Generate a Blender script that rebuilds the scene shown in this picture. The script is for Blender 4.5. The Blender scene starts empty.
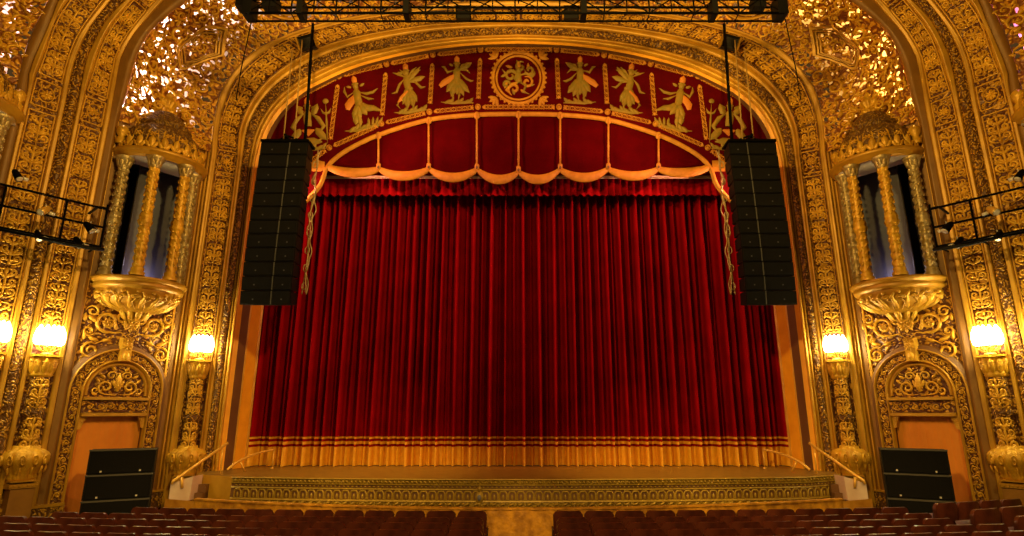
import bpy, math, random
from math import sin, cos, pi, radians, sqrt, atan2
from mathutils import Vector, Matrix
random.seed(7)
C = bpy.context.scene.collection
V = Vector

# ------------------------------------------------------------------ camera model (used to read distances off the place)
F, TH, CX, CY = 571.0, radians(14), 518.5, 268.0
EYE = V((0, 0, 2.85))
cT, sT = cos(TH), sin(TH)
def ray(px, py):
    x = (px - CX) / F; y = (CY - py) / F
    return V((x, cT - y * sT, sT + y * cT))
def P(px, py, Y):
    d = ray(px, py); return EYE + d * (Y / d.y)
class Frame:                       # an upright wall plane: s along the wall, z up, d out of the wall towards the house
    def __init__(s, O, t):
        s.O = V((O[0], O[1], 0)); s.t = V((t[0], t[1], 0)).normalized(); s.n = V((s.t.y, -s.t.x, 0))
    def __call__(s, a, z, d=0.0):
        return s.O + s.t * a + s.n * d + V((0, 0, z))
    def hit(s, px, py):
        d = ray(px, py); k = (s.O - EYE).dot(s.n) / d.dot(s.n); p = EYE + d * k
        return (p - s.O).dot(s.t), p.z
BAY = Frame((-9.85, 14.36), (.73, 1))
PRO = Frame((-7.98, 16.0), (1.88, 1))

# ------------------------------------------------------------------ mesh builder
class MB:
    def __init__(s): s.v = []; s.f = []; s.m = []; s.sm = []
    def vert(s, p): s.v.append(V(p)); return len(s.v) - 1
    def face(s, idx, mi=0, sm=False): s.f.append(tuple(idx)); s.m.append(mi); s.sm.append(sm)
    def grid(s, rows, mi=0, sm=True, close=False):
        ids = [[s.vert(p) for p in r] for r in rows]
        for i in range(len(ids) - 1):
            n = len(ids[i])
            for j in range(n if close else n - 1):
                k = (j + 1) % n
                s.face((ids[i][j], ids[i][k], ids[i + 1][k], ids[i + 1][j]), mi, sm)
        return ids
    def hexa(s, c, mi=0):          # 8 corners: bottom 4 ccw, top 4 ccw
        a = [s.vert(p) for p in c]
        for q in ((3, 2, 1, 0), (4, 5, 6, 7), (0, 1, 5, 4), (1, 2, 6, 5), (2, 3, 7, 6), (3, 0, 4, 7)):
            s.face([a[i] for i in q], mi)
    def box(s, x0, y0, z0, x1, y1, z1, mi=0):
        s.hexa([(x0, y0, z0), (x1, y0, z0), (x1, y1, z0), (x0, y1, z0), (x0, y0, z1), (x1, y0, z1), (x1, y1, z1), (x0, y1, z1)], mi)
    def fbox(s, fr, a0, a1, z0, z1, d0, d1, mi=0, bev=0.0):
        b = bev
        s.hexa([fr(a0, z0, d0), fr(a1, z0, d0), fr(a1, z1, d0), fr(a0, z1, d0),
                fr(a0 + b, z0 + b, d1), fr(a1 - b, z0 + b, d1), fr(a1 - b, z1 - b, d1), fr(a0 + b, z1 - b, d1)], mi)
    def tube(s, pts, r, n=8, mi=0, cap=True, sm=True):
        pts = [V(p) for p in pts]; rows = []
        up = None
        for i, p in enumerate(pts):
            t = (pts[min(i + 1, len(pts) - 1)] - pts[max(i - 1, 0)])
            if t.length < 1e-9: t = V((0, 0, 1))
            t.normalize()
            if up is None or abs(up.dot(t)) > .95: up = V((0, 0, 1)) if abs(t.z) < .9 else V((1, 0, 0))
            a = t.cross(up).normalized(); b = a.cross(t); up = b
            rr = r[i] if isinstance(r, (list, tuple)) else r
            rows.append([p + a * (rr * cos(2 * pi * k / n)) + b * (rr * sin(2 * pi * k / n)) for k in range(n)])
        ids = s.grid(rows, mi, sm, True)
        if cap:
            s.face(ids[0][::-1], mi); s.face(ids[-1], mi)
    def lathe(s, prof, M, n=20, a0=0.0, a1=2 * pi, mi=0, flute=0.0, fn=8):   # prof: (r, z);  M(x, y, z) -> world
        rows = []
        full = abs(a1 - a0 - 2 * pi) < 1e-6
        for r, z in prof:
            row = []
            for k in range(n if full else n + 1):
                a = a0 + (a1 - a0) * k / n
                q = r * (1 + flute * cos(fn * a))
                row.append(M(q * cos(a), q * sin(a), z))
            rows.append(row)
        s.grid(rows, mi, True, full)
    def mirror(s):
        n = len(s.v); s.v += [V((-p.x, p.y, p.z)) for p in s.v[:n]]
        for i in range(len(s.f)):
            s.f.append(tuple(k + n for k in reversed(s.f[i]))); s.m.append(s.m[i]); s.sm.append(s.sm[i])
        return s
    def build(s, name, mats, parent=None, origin=None):
        if not isinstance(mats, (list, tuple)): mats = [mats]
        o0 = V((0, 0, 0))
        if origin is not None: o0 = V(origin)
        q = parent
        while q is not None: o0 = o0 + q.location; q = q.parent
        if origin is not None and parent is None: o0 = V(origin)
        me = bpy.data.meshes.new(name)
        me.from_pydata([tuple(p - o0) for p in s.v], [], s.f)
        for m in mats: me.materials.append(m)
        me.polygons.foreach_set('material_index', s.m)
        me.polygons.foreach_set('use_smooth', s.sm)
        me.update()
        o = bpy.data.objects.new(name, me); C.objects.link(o)
        if parent is not None: o.parent = parent
        elif origin is not None: o.location = origin
        return o

def tag(o, label=None, cat=None, group=None, kind=None):
    if label: o['label'] = label
    if cat: o['category'] = cat
    if group: o['group'] = group
    if kind: o['kind'] = kind
    return o
def thing(name, label, cat, loc, group=None):
    o = bpy.data.objects.new(name, None); C.objects.link(o); o.location = loc
    o.empty_display_size = .2
    return tag(o, label, cat, group)
def copy_tree(o, parent=None):
    c = o.copy(); C.objects.link(c)
    if parent is not None: c.parent = parent
    for ch in list(o.children): copy_tree(ch, c)
    return c
def mirrored(o, label=None):
    c = copy_tree(o); c.location = (-o.location.x, o.location.y, o.location.z); c.scale = (-1, 1, 1)
    c.rotation_euler = (o.rotation_euler.x, -o.rotation_euler.y, -o.rotation_euler.z)
    if label: c['label'] = label
    return c

# ------------------------------------------------------------------ materials
def material(name, base, rough=.5, metal=0.0, var=None, vscale=6.0, bump=0.0, bscale=20.0, sheen=0.0, spec=.5, coord='Object'):
    m = bpy.data.materials.new(name); m.use_nodes = True
    nt = m.node_tree; N = nt.nodes; L = nt.links
    b = N['Principled BSDF']
    b.inputs['Base Color'].default_value = (*base, 1); b.inputs['Roughness'].default_value = rough
    b.inputs['Metallic'].default_value = metal; b.inputs['Specular IOR Level'].default_value = spec
    if sheen: b.inputs['Sheen Weight'].default_value = sheen
    tc = N.new('ShaderNodeTexCoord')
    if var:
        nz = N.new('ShaderNodeTexNoise'); nz.inputs['Scale'].default_value = vscale; nz.inputs['Detail'].default_value = 5
        L.new(tc.outputs[coord], nz.inputs['Vector'])
        cr = N.new('ShaderNodeValToRGB'); cr.color_ramp.elements[0].position = .35; cr.color_ramp.elements[1].position = .65
        cr.color_ramp.elements[0].color = (*base, 1); cr.color_ramp.elements[1].color = (*var, 1)
        L.new(nz.outputs['Fac'], cr.inputs['Fac']); L.new(cr.outputs['Color'], b.inputs['Base Color'])
    if bump:
        n2 = N.new('ShaderNodeTexNoise'); n2.inputs['Scale'].default_value = bscale; n2.inputs['Detail'].default_value = 4
        L.new(tc.outputs[coord], n2.inputs['Vector'])
        bp = N.new('ShaderNodeBump'); bp.inputs['Strength'].default_value = bump; bp.inputs['Distance'].default_value = .03
        L.new(n2.outputs['Fac'], bp.inputs['Height']); L.new(bp.outputs['Normal'], b.inputs['Normal'])
    return m

def filigree(name, dark, gold, scale=9.0, thr=.32, holes=0.0, rough=.45, metal=.2):
    """small carved leafwork: gilded lobes over a dark ground, with optional pierced openings"""
    m = bpy.data.materials.new(name); m.use_nodes = True
    nt = m.node_tree; N = nt.nodes; L = nt.links; b = N['Principled BSDF']
    b.inputs['Roughness'].default_value = rough; b.inputs['Metallic'].default_value = metal
    tc = N.new('ShaderNodeTexCoord')
    nz = N.new('ShaderNodeTexNoise'); nz.inputs['Scale'].default_value = 3.0; nz.inputs['Detail'].default_value = 2
    L.new(tc.outputs['Object'], nz.inputs['Vector'])
    mx = N.new('ShaderNodeVectorMath'); mx.operation = 'MULTIPLY_ADD'
    L.new(nz.outputs['Color'], mx.inputs[0]); mx.inputs[1].default_value = (.5, .5, .5); L.new(tc.outputs['Object'], mx.inputs[2])
    vo = N.new('ShaderNodeTexVoronoi'); vo.inputs['Scale'].default_value = scale; vo.feature = 'SMOOTH_F1'; vo.inputs['Smoothness'].default_value = .3
    L.new(mx.outputs[0], vo.inputs['Vector'])
    cr = N.new('ShaderNodeValToRGB'); e = cr.color_ramp.elements
    e[0].position = thr; e[0].color = (*gold, 1); e[1].position = thr + .16; e[1].color = (*dark, 1)
    L.new(vo.outputs['Distance'], cr.inputs['Fac']); L.new(cr.outputs['Color'], b.inputs['Base Color'])
    bp = N.new('ShaderNodeBump'); bp.inputs['Strength'].default_value = .9; bp.inputs['Distance'].default_value = .05; bp.invert = True
    L.new(vo.outputs['Distance'], bp.inputs['Height']); L.new(bp.outputs['Normal'], b.inputs['Normal'])
    if holes:
        mp = N.new('ShaderNodeMapping'); mp.inputs['Scale'].default_value = (1, 1, 1); mp.inputs['Location'].default_value = (3.3, 1.7, 5.1)
        L.new(mx.outputs[0], mp.inputs['Vector'])
        v2 = N.new('ShaderNodeTexVoronoi'); v2.inputs['Scale'].default_value = 5.2; L.new(mp.outputs['Vector'], v2.inputs['Vector'])
        lt = N.new('ShaderNodeMath'); lt.operation = 'LESS_THAN'; lt.inputs[1].default_value = holes
        L.new(v2.outputs['Distance'], lt.inputs[0])
        tr = N.new('ShaderNodeBsdfTransparent'); ms = N.new('ShaderNodeMixShader')
        L.new(lt.outputs[0], ms.inputs['Fac']); L.new(b.outputs['BSDF'], ms.inputs[1]); L.new(tr.outputs['BSDF'], ms.inputs[2])
        L.new(ms.outputs['Shader'], N['Material Output'].inputs['Surface'])
    return m
def emitter(name, col, strength):
    m = bpy.data.materials.new(name); m.use_nodes = True; b = m.node_tree.nodes['Principled BSDF']
    b.inputs['Base Color'].default_value = (*col, 1); b.inputs['Emission Color'].default_value = (*col, 1); b.inputs['Emission Strength'].default_value = strength
    return m

GOLD = (.74, .41, .028)
M = dict(
    gold=material('gilded_relief', GOLD, .42, .25, (.50, .25, .014), 4, .35, 30),
    smooth=material('gilded_moulding', (.54, .275, .018), .42, .2, (.40, .19, .012), 2.5, .08, 12),
    bright=material('bright_gilding', (.68, .36, .03), .4, .25, (.55, .27, .02), 3, .05, 12),
    umber=material('umber_plaster', (.24, .105, .012), .5, .1, (.19, .08, .01), 3, .08, 15),
    brown=material('brown_plaster', (.17, .075, .025), .6, 0, (.14, .055, .018), 2, .05, 15),
    orange=material('orange_moulding', (.95, .44, .02), .45, 0, (.85, .36, .015), 3, .05, 15),  # raised base stands in for light from behind the strip
    ground=filigree('carved_ground', (.085, .020, .004), (.48, .24, .018), 11, .33),
    groundfine=filigree('fine_carved_ground', (.11, .04, .006), (.52, .26, .02), 15, .35),
    pierced=filigree('pierced_plaster', (.2, .055, .006), (.62, .29, .018), 8, .38, holes=.33),
    darkgilt=filigree('dark_gilding', (.12, .05, .01), (.34, .18, .02), 14, .34),
    frameb=material('worn_edge', (.085, .075, .065), .5, .2),
    cove=material('cove_plaster', (.8, .66, .56), .8),
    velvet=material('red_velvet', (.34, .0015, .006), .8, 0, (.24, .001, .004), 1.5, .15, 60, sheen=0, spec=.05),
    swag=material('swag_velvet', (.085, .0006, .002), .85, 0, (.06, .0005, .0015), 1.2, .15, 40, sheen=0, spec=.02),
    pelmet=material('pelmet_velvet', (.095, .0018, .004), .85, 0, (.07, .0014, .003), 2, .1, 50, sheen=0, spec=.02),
    fringe=material('gold_fringe', (.95, .50, .025), .6, 0, (.85, .40, .015), 8, .35, 60),
    braid=material('gold_braid', (.62, .27, .02), .6, 0.05, (.48, .19, .012), 5, .3, 50),
    olive=material('olive_applique', (.25, .17, .018), .6, .1, (.34, .19, .018), 9, .2, 50),
    sash=material('orange_applique', (.58, .19, .02), .6, 0, (.62, .2, .02), 8, .1, 40),
    black=material('black_paint', (.0045, .004, .0042), .55, spec=.2),
    grille=material('black_grille', (.0055, .005, .005), .7, 0, None, 1, .5, 220, spec=.15),
    grey=material('grey_metal', (.22, .21, .2), .45, .6),
    steel=material('dark_steel', (.003, .0025, .0022), .7, 0, spec=.05),
    brass=material('brass', (.80, .46, .08), .35, .3),
    seat=material('maroon_seat_shell', (.10, .022, .010), .34, 0, (.04, .008, .005), 5, .08, 30),
    cushion=material('maroon_cushion', (.11, .010, .012), .7, 0, (.08, .007, .008), 6, .1, 60),
    iron=material('seat_iron', (.05, .02, .012), .45, .4),
    stage=material('stage_boards', (.26, .14, .02), .4, 0, (.2, .1, .014), 5, .06, 25),
    apron=filigree('apron_relief', (.22, .13, .014), (.44, .28, .026), 20, .38),
    olivegold=material('olive_gilding', (.40, .25, .022), .45, .2, (.30, .18, .015), 7, .2, 30),
    panel=material('gold_panel', (.55, .29, .02), .5, .1, (.45, .22, .012), 3, .12, 10),
    pit=material('pit_rail_cloth', (.72, .33, .016), .55, .1, (.36, .15, .008), 5, .6, 9),
    wood=material('orange_wood', (.62, .29, .035), .5, 0, (.45, .18, .015), 4, .15, 8),
    curtaincloth=material('orange_cloth', (.78, .27, .02), .7, 0, (.68, .22, .015), 2, .05, 30),
    pink=material('pinkish_plaster', (.72, .52, .42), .6, 0, (.62, .42, .34), 3, .1, 12),
    carpet=material('dark_carpet', (.06, .015, .01), .9, 0, (.04, .01, .008), 8, .3, 80),
    stone=material('warm_plinth', (.30, .13, .012), .55, .1, (.24, .1, .01), 4, .1, 10),
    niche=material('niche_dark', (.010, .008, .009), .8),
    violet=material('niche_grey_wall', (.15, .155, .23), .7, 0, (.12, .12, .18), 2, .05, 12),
    whiteledge=material('pale_soffit', (.72, .58, .46), .6),
    silver=material('silvered_column', (.50, .38, .20), .38, .4, (.32, .2, .05), 9, .4, 25),
    rope=material('pale_rope', (.4, .24, .06), .7),
    bulb=emitter('sconce_glass', (1, .86, .55), 26.0),
    lamp=material('lamp_glass', (.85, .8, .72), .25, .3),
    track=material('track_metal', (.5, .35, .25), .4, .5),
)

# ------------------------------------------------------------------ relief strokes (carved leafwork)
def stroke(mb, T, pts, w, h=.03, mi=0, ends=(.15, .15)):
    """raised ridge along a 2-D line; T(x, y, h) -> world"""
    n = len(pts); rows = []
    for i, (x, y) in enumerate(pts):
        x0, y0 = pts[max(i - 1, 0)]; x1, y1 = pts[min(i + 1, n - 1)]
        dx, dy = x1 - x0, y1 - y0; l = sqrt(dx * dx + dy * dy) or 1e-6; nx, ny = -dy / l, dx / l
        f = i / (n - 1); k = 1.0
        if f < .3: k = ends[0] + (1 - ends[0]) * sin(f / .3 * pi / 2)
        if f > .7: k = min(k, ends[1] + (1 - ends[1]) * sin((1 - f) / .3 * pi / 2))
        q = w * k / 2
        rows.append([T(x + nx * q, y + ny * q, 0.004), T(x + nx * q * .45, y + ny * q * .45, h * (.4 + .6 * k)),
                     T(x - nx * q * .45, y - ny * q * .45, h * (.4 + .6 * k)), T(x - nx * q, y - ny * q, 0.004)])
    mb.grid(rows, mi, True)
def spiral(cx, cy, r0, r1, a0, turns, n=16):
    return [(cx + (r0 + (r1 - r0) * i / n) * cos(a0 + turns * 2 * pi * i / n), cy + (r0 + (r1 - r0) * i / n) * sin(a0 + turns * 2 * pi * i / n)) for i in range(n + 1)]
def leaf(mb, T, x, y, a, l, w, h=.03, mi=0):
    stroke(mb, T, [(x + l * f * cos(a), y + l * f * sin(a)) for f in (0, .2, .45, .7, 1)], w, h, mi, (.35, .05))
def blob(mb, T, x, y, rx, ry, h=.03, mi=0, n=10):
    c = mb.vert(T(x, y, h)); r = [mb.vert(T(x + rx * cos(2 * pi * k / n), y + ry * sin(2 * pi * k / n), 0.004)) for k in range(n)]
    r2 = [mb.vert(T(x + .65 * rx * cos(2 * pi * k / n), y + .65 * ry * sin(2 * pi * k / n), h * .85)) for k in range(n)]
    for k in range(n):
        q = (k + 1) % n
        mb.face((r[k], r[q], r2[q], r2[k]), mi, True); mb.face((r2[k], r2[q], c), mi, True)
def rosette(mb, T, x, y, r, n=8, h=.03, mi=0):
    for k in range(n): leaf(mb, T, x + r * .2 * cos(2 * pi * k / n), y + r * .2 * sin(2 * pi * k / n), 2 * pi * k / n, r * .8, r * .42, h, mi)
    blob(mb, T, x, y, r * .32, r * .32, h * 1.4, mi, 8)
def ring(mb, T, x, y, rx, ry, w, h=.03, mi=0, n=28):
    stroke(mb, T, [(x + rx * cos(2 * pi * k / n), y + ry * sin(2 * pi * k / n)) for k in range(n + 1)], w, h, mi, (1, 1))

def candelabra(mb, T0, y0, y1, w, h=.04, mi=0):
    """upright leaf-and-scroll ornament filling a panel of width w from y0 to y1"""
    H = 1.55 * w; n = max(1, round((y1 - y0) / H)); H = (y1 - y0) / n
    for i in range(n):
        b = y0 + i * H; sy = H / 1.55
        def T(x, y, z, b=b, sy=sy): return T0(x * w, b + y * sy, z)
        stroke(mb, T, [(0, .02), (0, .5), (0, 1.0), (0, 1.5)], .11, h, mi)
        for s in (-1, 1):
            def S(x, y, z, s=s, T=T): return T(x * s, y, z)
            stroke(mb, S, [(.02, .08), (.16, .1), (.3, .16)] + spiral(.26, .36, .19, .035, -pi / 2 + .3, 1.35, 13), .115, h, mi)
            stroke(mb, S, [(.02, .75), (.1, .68)] + spiral(.25, .84, .165, .03, -2.2, 1.3, 12), .105, h, mi)
            stroke(mb, S, [(.03, 1.45), (.1, 1.42)] + spiral(.24, 1.27, .15, .03, 2.1, -1.2, 11), .1, h, mi)
            leaf(mb, S, .03, 1.02, .9, .26, .15, h, mi); leaf(mb, S, .05, .55, .35, .36, .16, h, mi); leaf(mb, S, .05, .62, .8, .3, .12, h, mi); leaf(mb, S, .04, .28, .1, .12, .1, h, mi)
            leaf(mb, S, .33, .6, 1.0, .18, .13, h, mi); leaf(mb, S, .34, .04, .7, .16, .12, h, mi); leaf(mb, S, .12, 1.1, .3, .2, .1, h, mi)
            leaf(mb, S, .34, 1.06, .9, .16, .12, h, mi); leaf(mb, S, .02, .3, 2.0, .1, .06, h, mi)
            blob(mb, S, .26, .36, .05, .05, h * 1.2, mi, 7)
        rosette(mb, T, 0, .58, .13, 7, h, mi); leaf(mb, T, 0, 1.2, pi / 2, .28, .13, h * 1.2, mi); blob(mb, T, 0, .18, .07, .1, h * 1.3, mi, 8)
def rinceau(mb, T0, x0, x1, w, h=.03, mi=0):
    """running scroll along x, band height w centred on y = 0"""
    n = max(1, round((x1 - x0) / (w * 1.0))); L = (x1 - x0) / n
    for i in range(n):
        s = 1 if i % 2 else -1; c = x0 + (i + .5) * L
        def T(x, y, z, c=c, s=s): return T0(c + x * L, s * y * w, z)
        stroke(mb, T, [(-.55, -.1), (-.42, -.3), (-.2, -.38)] + spiral(.02, -.02, .33, .06, -pi / 2 - .2, 1.3, 13), .12, h, mi)
        leaf(mb, T, .25, -.3, .9, .3, .13, h, mi); leaf(mb, T, -.38, .1, 1.9, .3, .13, h, mi); blob(mb, T, .02, -.02, .1, .1, h * 1.2, mi, 7)
        leaf(mb, T, .3, .3, -.5, .2, .1, h, mi)
def square_panel(mb, T, w, hgt, h=.04, mi=0):
    rosette(mb, T, 0, 0, .3 * w, 8, h, mi); ring(mb, T, 0, 0, .34 * w, .34 * hgt, .05 * w, h, mi, 20)
    for a in (-1, 1):
        for b in (-1, 1):
            stroke(mb, T, spiral(a * .36 * w, b * .36 * hgt, .1 * w, .02, 0, 1.2 * a * b, 10), .05 * w, h, mi)
            leaf(mb, T, a * .24 * w, b * .24 * hgt, atan2(b, a), .2 * w, .09 * w, h, mi)

# ------------------------------------------------------------------ arch contours, read on planes of constant distance
SPR = 10.2; NV, NA = 25, 44
def crom(pts, k=8):
    out = []
    for i in range(len(pts) - 1):
        p0, p1, p2, p3 = pts[max(i - 1, 0)], pts[i], pts[i + 1], pts[min(i + 2, len(pts) - 1)]
        for j in range(k):
            t = j / k
            out.append(.5 * ((2 * p1) + (p2 - p0) * t + (2 * p0 - 5 * p1 + 4 * p2 - p3) * t * t + (3 * p1 - p0 - 3 * p2 + p3) * t ** 3))
    out.append(pts[-1]); return out
def resample(pts, n):
    s = [0.0]
    for a, b in zip(pts, pts[1:]): s.append(s[-1] + (b - a).length)
    out = []; j = 0
    for i in range(n):
        q = s[-1] * i / (n - 1)
        while j < len(s) - 2 and s[j + 1] < q: j += 1
        f = (q - s[j]) / max(1e-9, s[j + 1] - s[j]); out.append(pts[j].lerp(pts[j + 1], min(1, f)))
    return out
def contour(base, Y, px, apex=None, n=1.0):
    X0 = P(base, 410, Y).x
    pts = [P(a, b, Y) for a, b in px]
    pts = [V((X0, Y, SPR))] + [p for p in pts if p.z > SPR + .25]
    if apex is not None:
        p = pts[-1]
        # close the arch with the quarter of an ellipse through the last read point
        a = abs(p.x); b = apex - p.z; t = (p - pts[-2]).normalized() if len(pts) > 1 else V((0, 0, 1))
        h1 = p + t * (a * .42); h2 = V((-a * .55, Y, apex)); e = V((0, Y, apex))
        for i in range(1, 13):
            f = i / 12; g = 1 - f
            pts.append(p * g ** 3 + h1 * (3 * g * g * f) + h2 * (3 * g * f * f) + e * f ** 3)
    arc = resample(crom(pts, 6), NA)
    arc[-1].x = 0
    return [V((X0, Y, SPR * i / (NV - 1))) for i in range(NV - 1)] + arc
def yb(px): return BAY(BAY.hit(px, 410)[0], 0).y
def yp(px): return PRO(PRO.hit(px, 410)[0], 0).y

m3 = contour(225.6, 16.0, [(262, 138), (269, 123), (280, 108), (297, 93), (316, 82), (349, 67), (387, 56), (424, 48.5), (469, 43), (518.5, 41)])
m2 = contour(204, yp(204), [(239, 130), (247, 108), (260, 88), (278, 71), (301, 56), (331, 43), (372, 33), (424, 25), (470, 22), (518.5, 20.5)])
m1 = contour(182, yp(182), [(220, 123), (228, 97), (239, 76), (260, 56), (285, 41), (316, 30.5), (360, 20), (410, 13.5), (460, 10), (518.5, 8.5)])
m0 = contour(174, yp(174), [(213, 123), (220, 93), (232, 73), (252, 52), (275, 39), (297, 30), (330, 20.5), (376, 12), (424, 5), (470, 1), (518.5, 0)])
r_bR = contour(65, yb(65), [(128, 90), (136, 59), (149, 34), (166, 17), (187, 0)], 17.6)
r_bL = contour(54, yb(54), [(114, 90), (120, 59), (134, 34), (149, 17), (164, 0)], 17.8)
r_2R = contour(47.3, yb(47.3), [(112, 75), (116, 55), (128, 33), (143, 14), (155, 0)], 17.9)
r_2L = contour(19.5, yb(19.5), [(89, 81), (94, 67), (101, 45), (112, 25), (132, 0)], 18.1)
r_rR = contour(13.7, yb(13.7), [(83, 75), (87, 57), (95, 40), (106, 20), (125, 0)], 18.2)
r_rL = contour(0, yb(0), [(71, 75), (77, 55), (85, 37), (95, 20), (111, 0)], 18.35)
r_1R = contour(-7, yb(-7), [(65, 72), (71, 52), (80, 32), (92, 15), (104, 0)], 18.4)
r_1L = contour(-42, yb(-42), [(36, 75), (44, 55), (50, 35), (57, 17), (69, 0)], 18.7)
r_oR = contour(-47.7, yb(-47.7), [(30, 70), (42, 40), (59, 0)], 18.8)
r_oL = contour(-60, yb(-60), [(19, 75), (25, 50), (35, 25), (49, 0)], 18.9)

def nrm(A, B, i):
    j0, j1 = max(i - 1, 0), min(i + 1, len(A) - 1)
    t = (A[j1] + B[j1]) - (A[j0] + B[j0]); w = B[i] - A[i]
    n = t.cross(w).normalized(); c = V((0, 4, 5)) - (A[i] + B[i]) / 2
    return n if n.dot(c) > 0 else -n
def loft(mb, A, B, sec, mi=0, i0=0, i1=None, sm=True):
    """moulding swept between two arch contours; sec: (fraction, height)"""
    i1 = len(A) if i1 is None else i1
    rows = [[A[i].lerp(B[i], f) + nrm(A, B, i) * h for f, h in sec] for i in range(i0, i1)]
    mb.grid(rows, mi, sm)
class Strip:
    def __init__(s, A, B):
        s.A, s.B = A, B; m = [(a + b) / 2 for a, b in zip(A, B)]; s.S = [0.0]
        for a, b in zip(m, m[1:]): s.S.append(s.S[-1] + (b - a).length)
        s.N = [nrm(A, B, i) for i in range(len(A))]; s.L = s.S[-1]
    def idx(s, q):
        q = max(0, min(s.L - 1e-6, q)); lo, hi = 0, len(s.S) - 2
        while lo < hi:
            m = (lo + hi + 1) // 2
            if s.S[m] <= q: lo = m
            else: hi = m - 1
        return lo, (q - s.S[lo]) / (s.S[lo + 1] - s.S[lo])
    def at(s, u, q, h):
        i, f = s.idx(q); a = s.A[i].lerp(s.A[i + 1], f); b = s.B[i].lerp(s.B[i + 1], f)
        return a.lerp(b, u) + s.N[i].lerp(s.N[i + 1], f) * h
    def width(s, q):
        i, f = s.idx(q); return (s.A[i].lerp(s.A[i + 1], f) - s.B[i].lerp(s.B[i + 1], f)).length
    def T(s, q0=0.0, w0=None):                # local metres across, metres along
        w0 = w0 or s.width(SPR * .5)
        return lambda x, y, h: s.at(.5 + x / w0, q0 + y, h)
    def frame(s, mb, q0, q1, k=.04, w=.03, h=.03, mi=0):      # raised border round a panel
        n = max(2, int((q1 - q0) / .4))
        w0 = s.width(SPR * .5)
        T = s.T()
        for e in (-.5 + k, .5 - k):
            stroke(mb, T, [(e * w0, q0 + (q1 - q0) * i / n) for i in range(n + 1)], w, h, mi, (1, 1))
        for q in (q0, q1): stroke(mb, T, [((-.5 + k) * w0, q), (0, q), ((.5 - k) * w0, q)], w, h, mi, (1, 1))
def panel_strip(orn, A, B, segs, mi=0, kmul=1.0):
    """carved panels one above the other; segs: (start, end, style)"""
    st = Strip(A, B); w = st.width(SPR * .5)
    for q0, q1, style in segs:
        q0 = min(q0, st.L); q1 = min(q1, st.L)
        if q1 - q0 < .1: continue
        st.frame(orn, q0 + .02, q1 - .02, .05, .035, .035, 1)
        if style == 'c':
            candelabra(orn, st.T(), q0 + .08, q1 - .08, w * .86, .04, mi)
        else:
            square_panel(orn, st.T((q0 + q1) / 2), w * .82, (q1 - q0) * .82, .045, mi)
    return st
def twisted(orn, A, B, q0, q1, step=.16, mi=0, h=.05):
    st = Strip(A, B); w = st.width(SPR * .5); T = st.T(); q = q0; k = 0
    while q < min(q1, st.L) - step:
        stroke(orn, T, [(-.42 * w, q), (-.2 * w, q + .05), (.1 * w, q + step * .8), (.42 * w, q + step * 1.2)], step * .5, h, mi, (.3, .3))
        if k % 3 == 0: blob(orn, T, 0, q + step * .45, w * .16, step * .3, h * 1.5, mi, 7)
        q += step; k += 1

# ------------------------------------------------------------------ proscenium arch
U = Strip(m1, m2).S[NV - 1]      # height at which the arches spring
mb = MB()
loft(mb, m0, m1, [(0, -.12), (.12, .05), (.3, .07), (.62, .02), (.9, .0), (1, .06)], 0)
loft(mb, m1, m2, [(0, .06), (.05, .05), (.08, 0), (.92, 0), (.95, .05), (1, .06)], 1)
for f0, f1, hh, mi in ((0, .12, .07, 0), (.12, .3, .03, 0), (.66, .8, .05, 0), (.8, 1, .12, 2)):
    loft(mb, m2, m3, [(f0, 0), (f0 + (f1 - f0) * .3, hh), (f0 + (f1 - f0) * .7, hh), (f1, 0)], mi)
loft(mb, m2, m3, [(.3, 0), (.36, .05), (.48, .075), (.6, .05), (.66, 0)], 3)
mb.mirror()
pro = tag(mb.build('trim_1', [M['smooth'], M['ground'], M['bright'], M['groundfine']]), 'gilded proscenium arch framing the red curtain', None, None, 'structure')
orn = MB()
st = panel_strip(orn, m1, m2, [(4.15, 9.55, 'c'), (9.62, 10.35, 's'), (10.42, 14.6, 'c'), (14.66, 17.6, 'c'), (17.66, 23.0, 'c')])
twisted(orn, [a.lerp(b, .3) for a, b in zip(m2, m3)], [a.lerp(b, .66) for a, b in zip(m2, m3)], 1.0, 99, .17, 0, .05)
orn.mirror()
orn.build('carved_ornament', [M['gold'], M['bright']], pro)

# plain reveal inside the arch (brown band, then orange strip towards the curtain)
mb = MB()
in1 = [V((p.x + (.0 if i < NV else 0), p.y + .35, p.z)) for i, p in enumerate(m3)]
xs = P(247, 430, 16.75).x
def reveal(off, Y):
    out = []
    for p in m3: out.append(V((p.x * (1 - off / abs(m3[0].x)), Y, 10.2 + (p.z - 10.2) * (1 - off / 8) if p.z > 10.2 else p.z)))
    return out
rv0 = m3; rv1 = reveal(.10, 16.06); rv2 = reveal(.16, 16.4); rv3 = reveal(.19, 16.43); rv4 = reveal(.27, 16.86); rv5 = reveal(.31, 16.92); rv6 = reveal(-.5, 17.95)
for a, b, mi in ((rv0, rv1, 1), (rv1, rv2, 0), (rv2, rv3, 2), (rv3, rv4, 1), (rv4, rv5, 2), (rv5, rv6, 0)):
    mb.grid([[p, q] for p, q in zip(a, b)], mi, False)
mb.mirror()
tag(mb.build('trim_2', [M['brown'], M['orange'], M['bright']]), 'plain brown and orange reveal inside the proscenium', None, None, 'structure')

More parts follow.
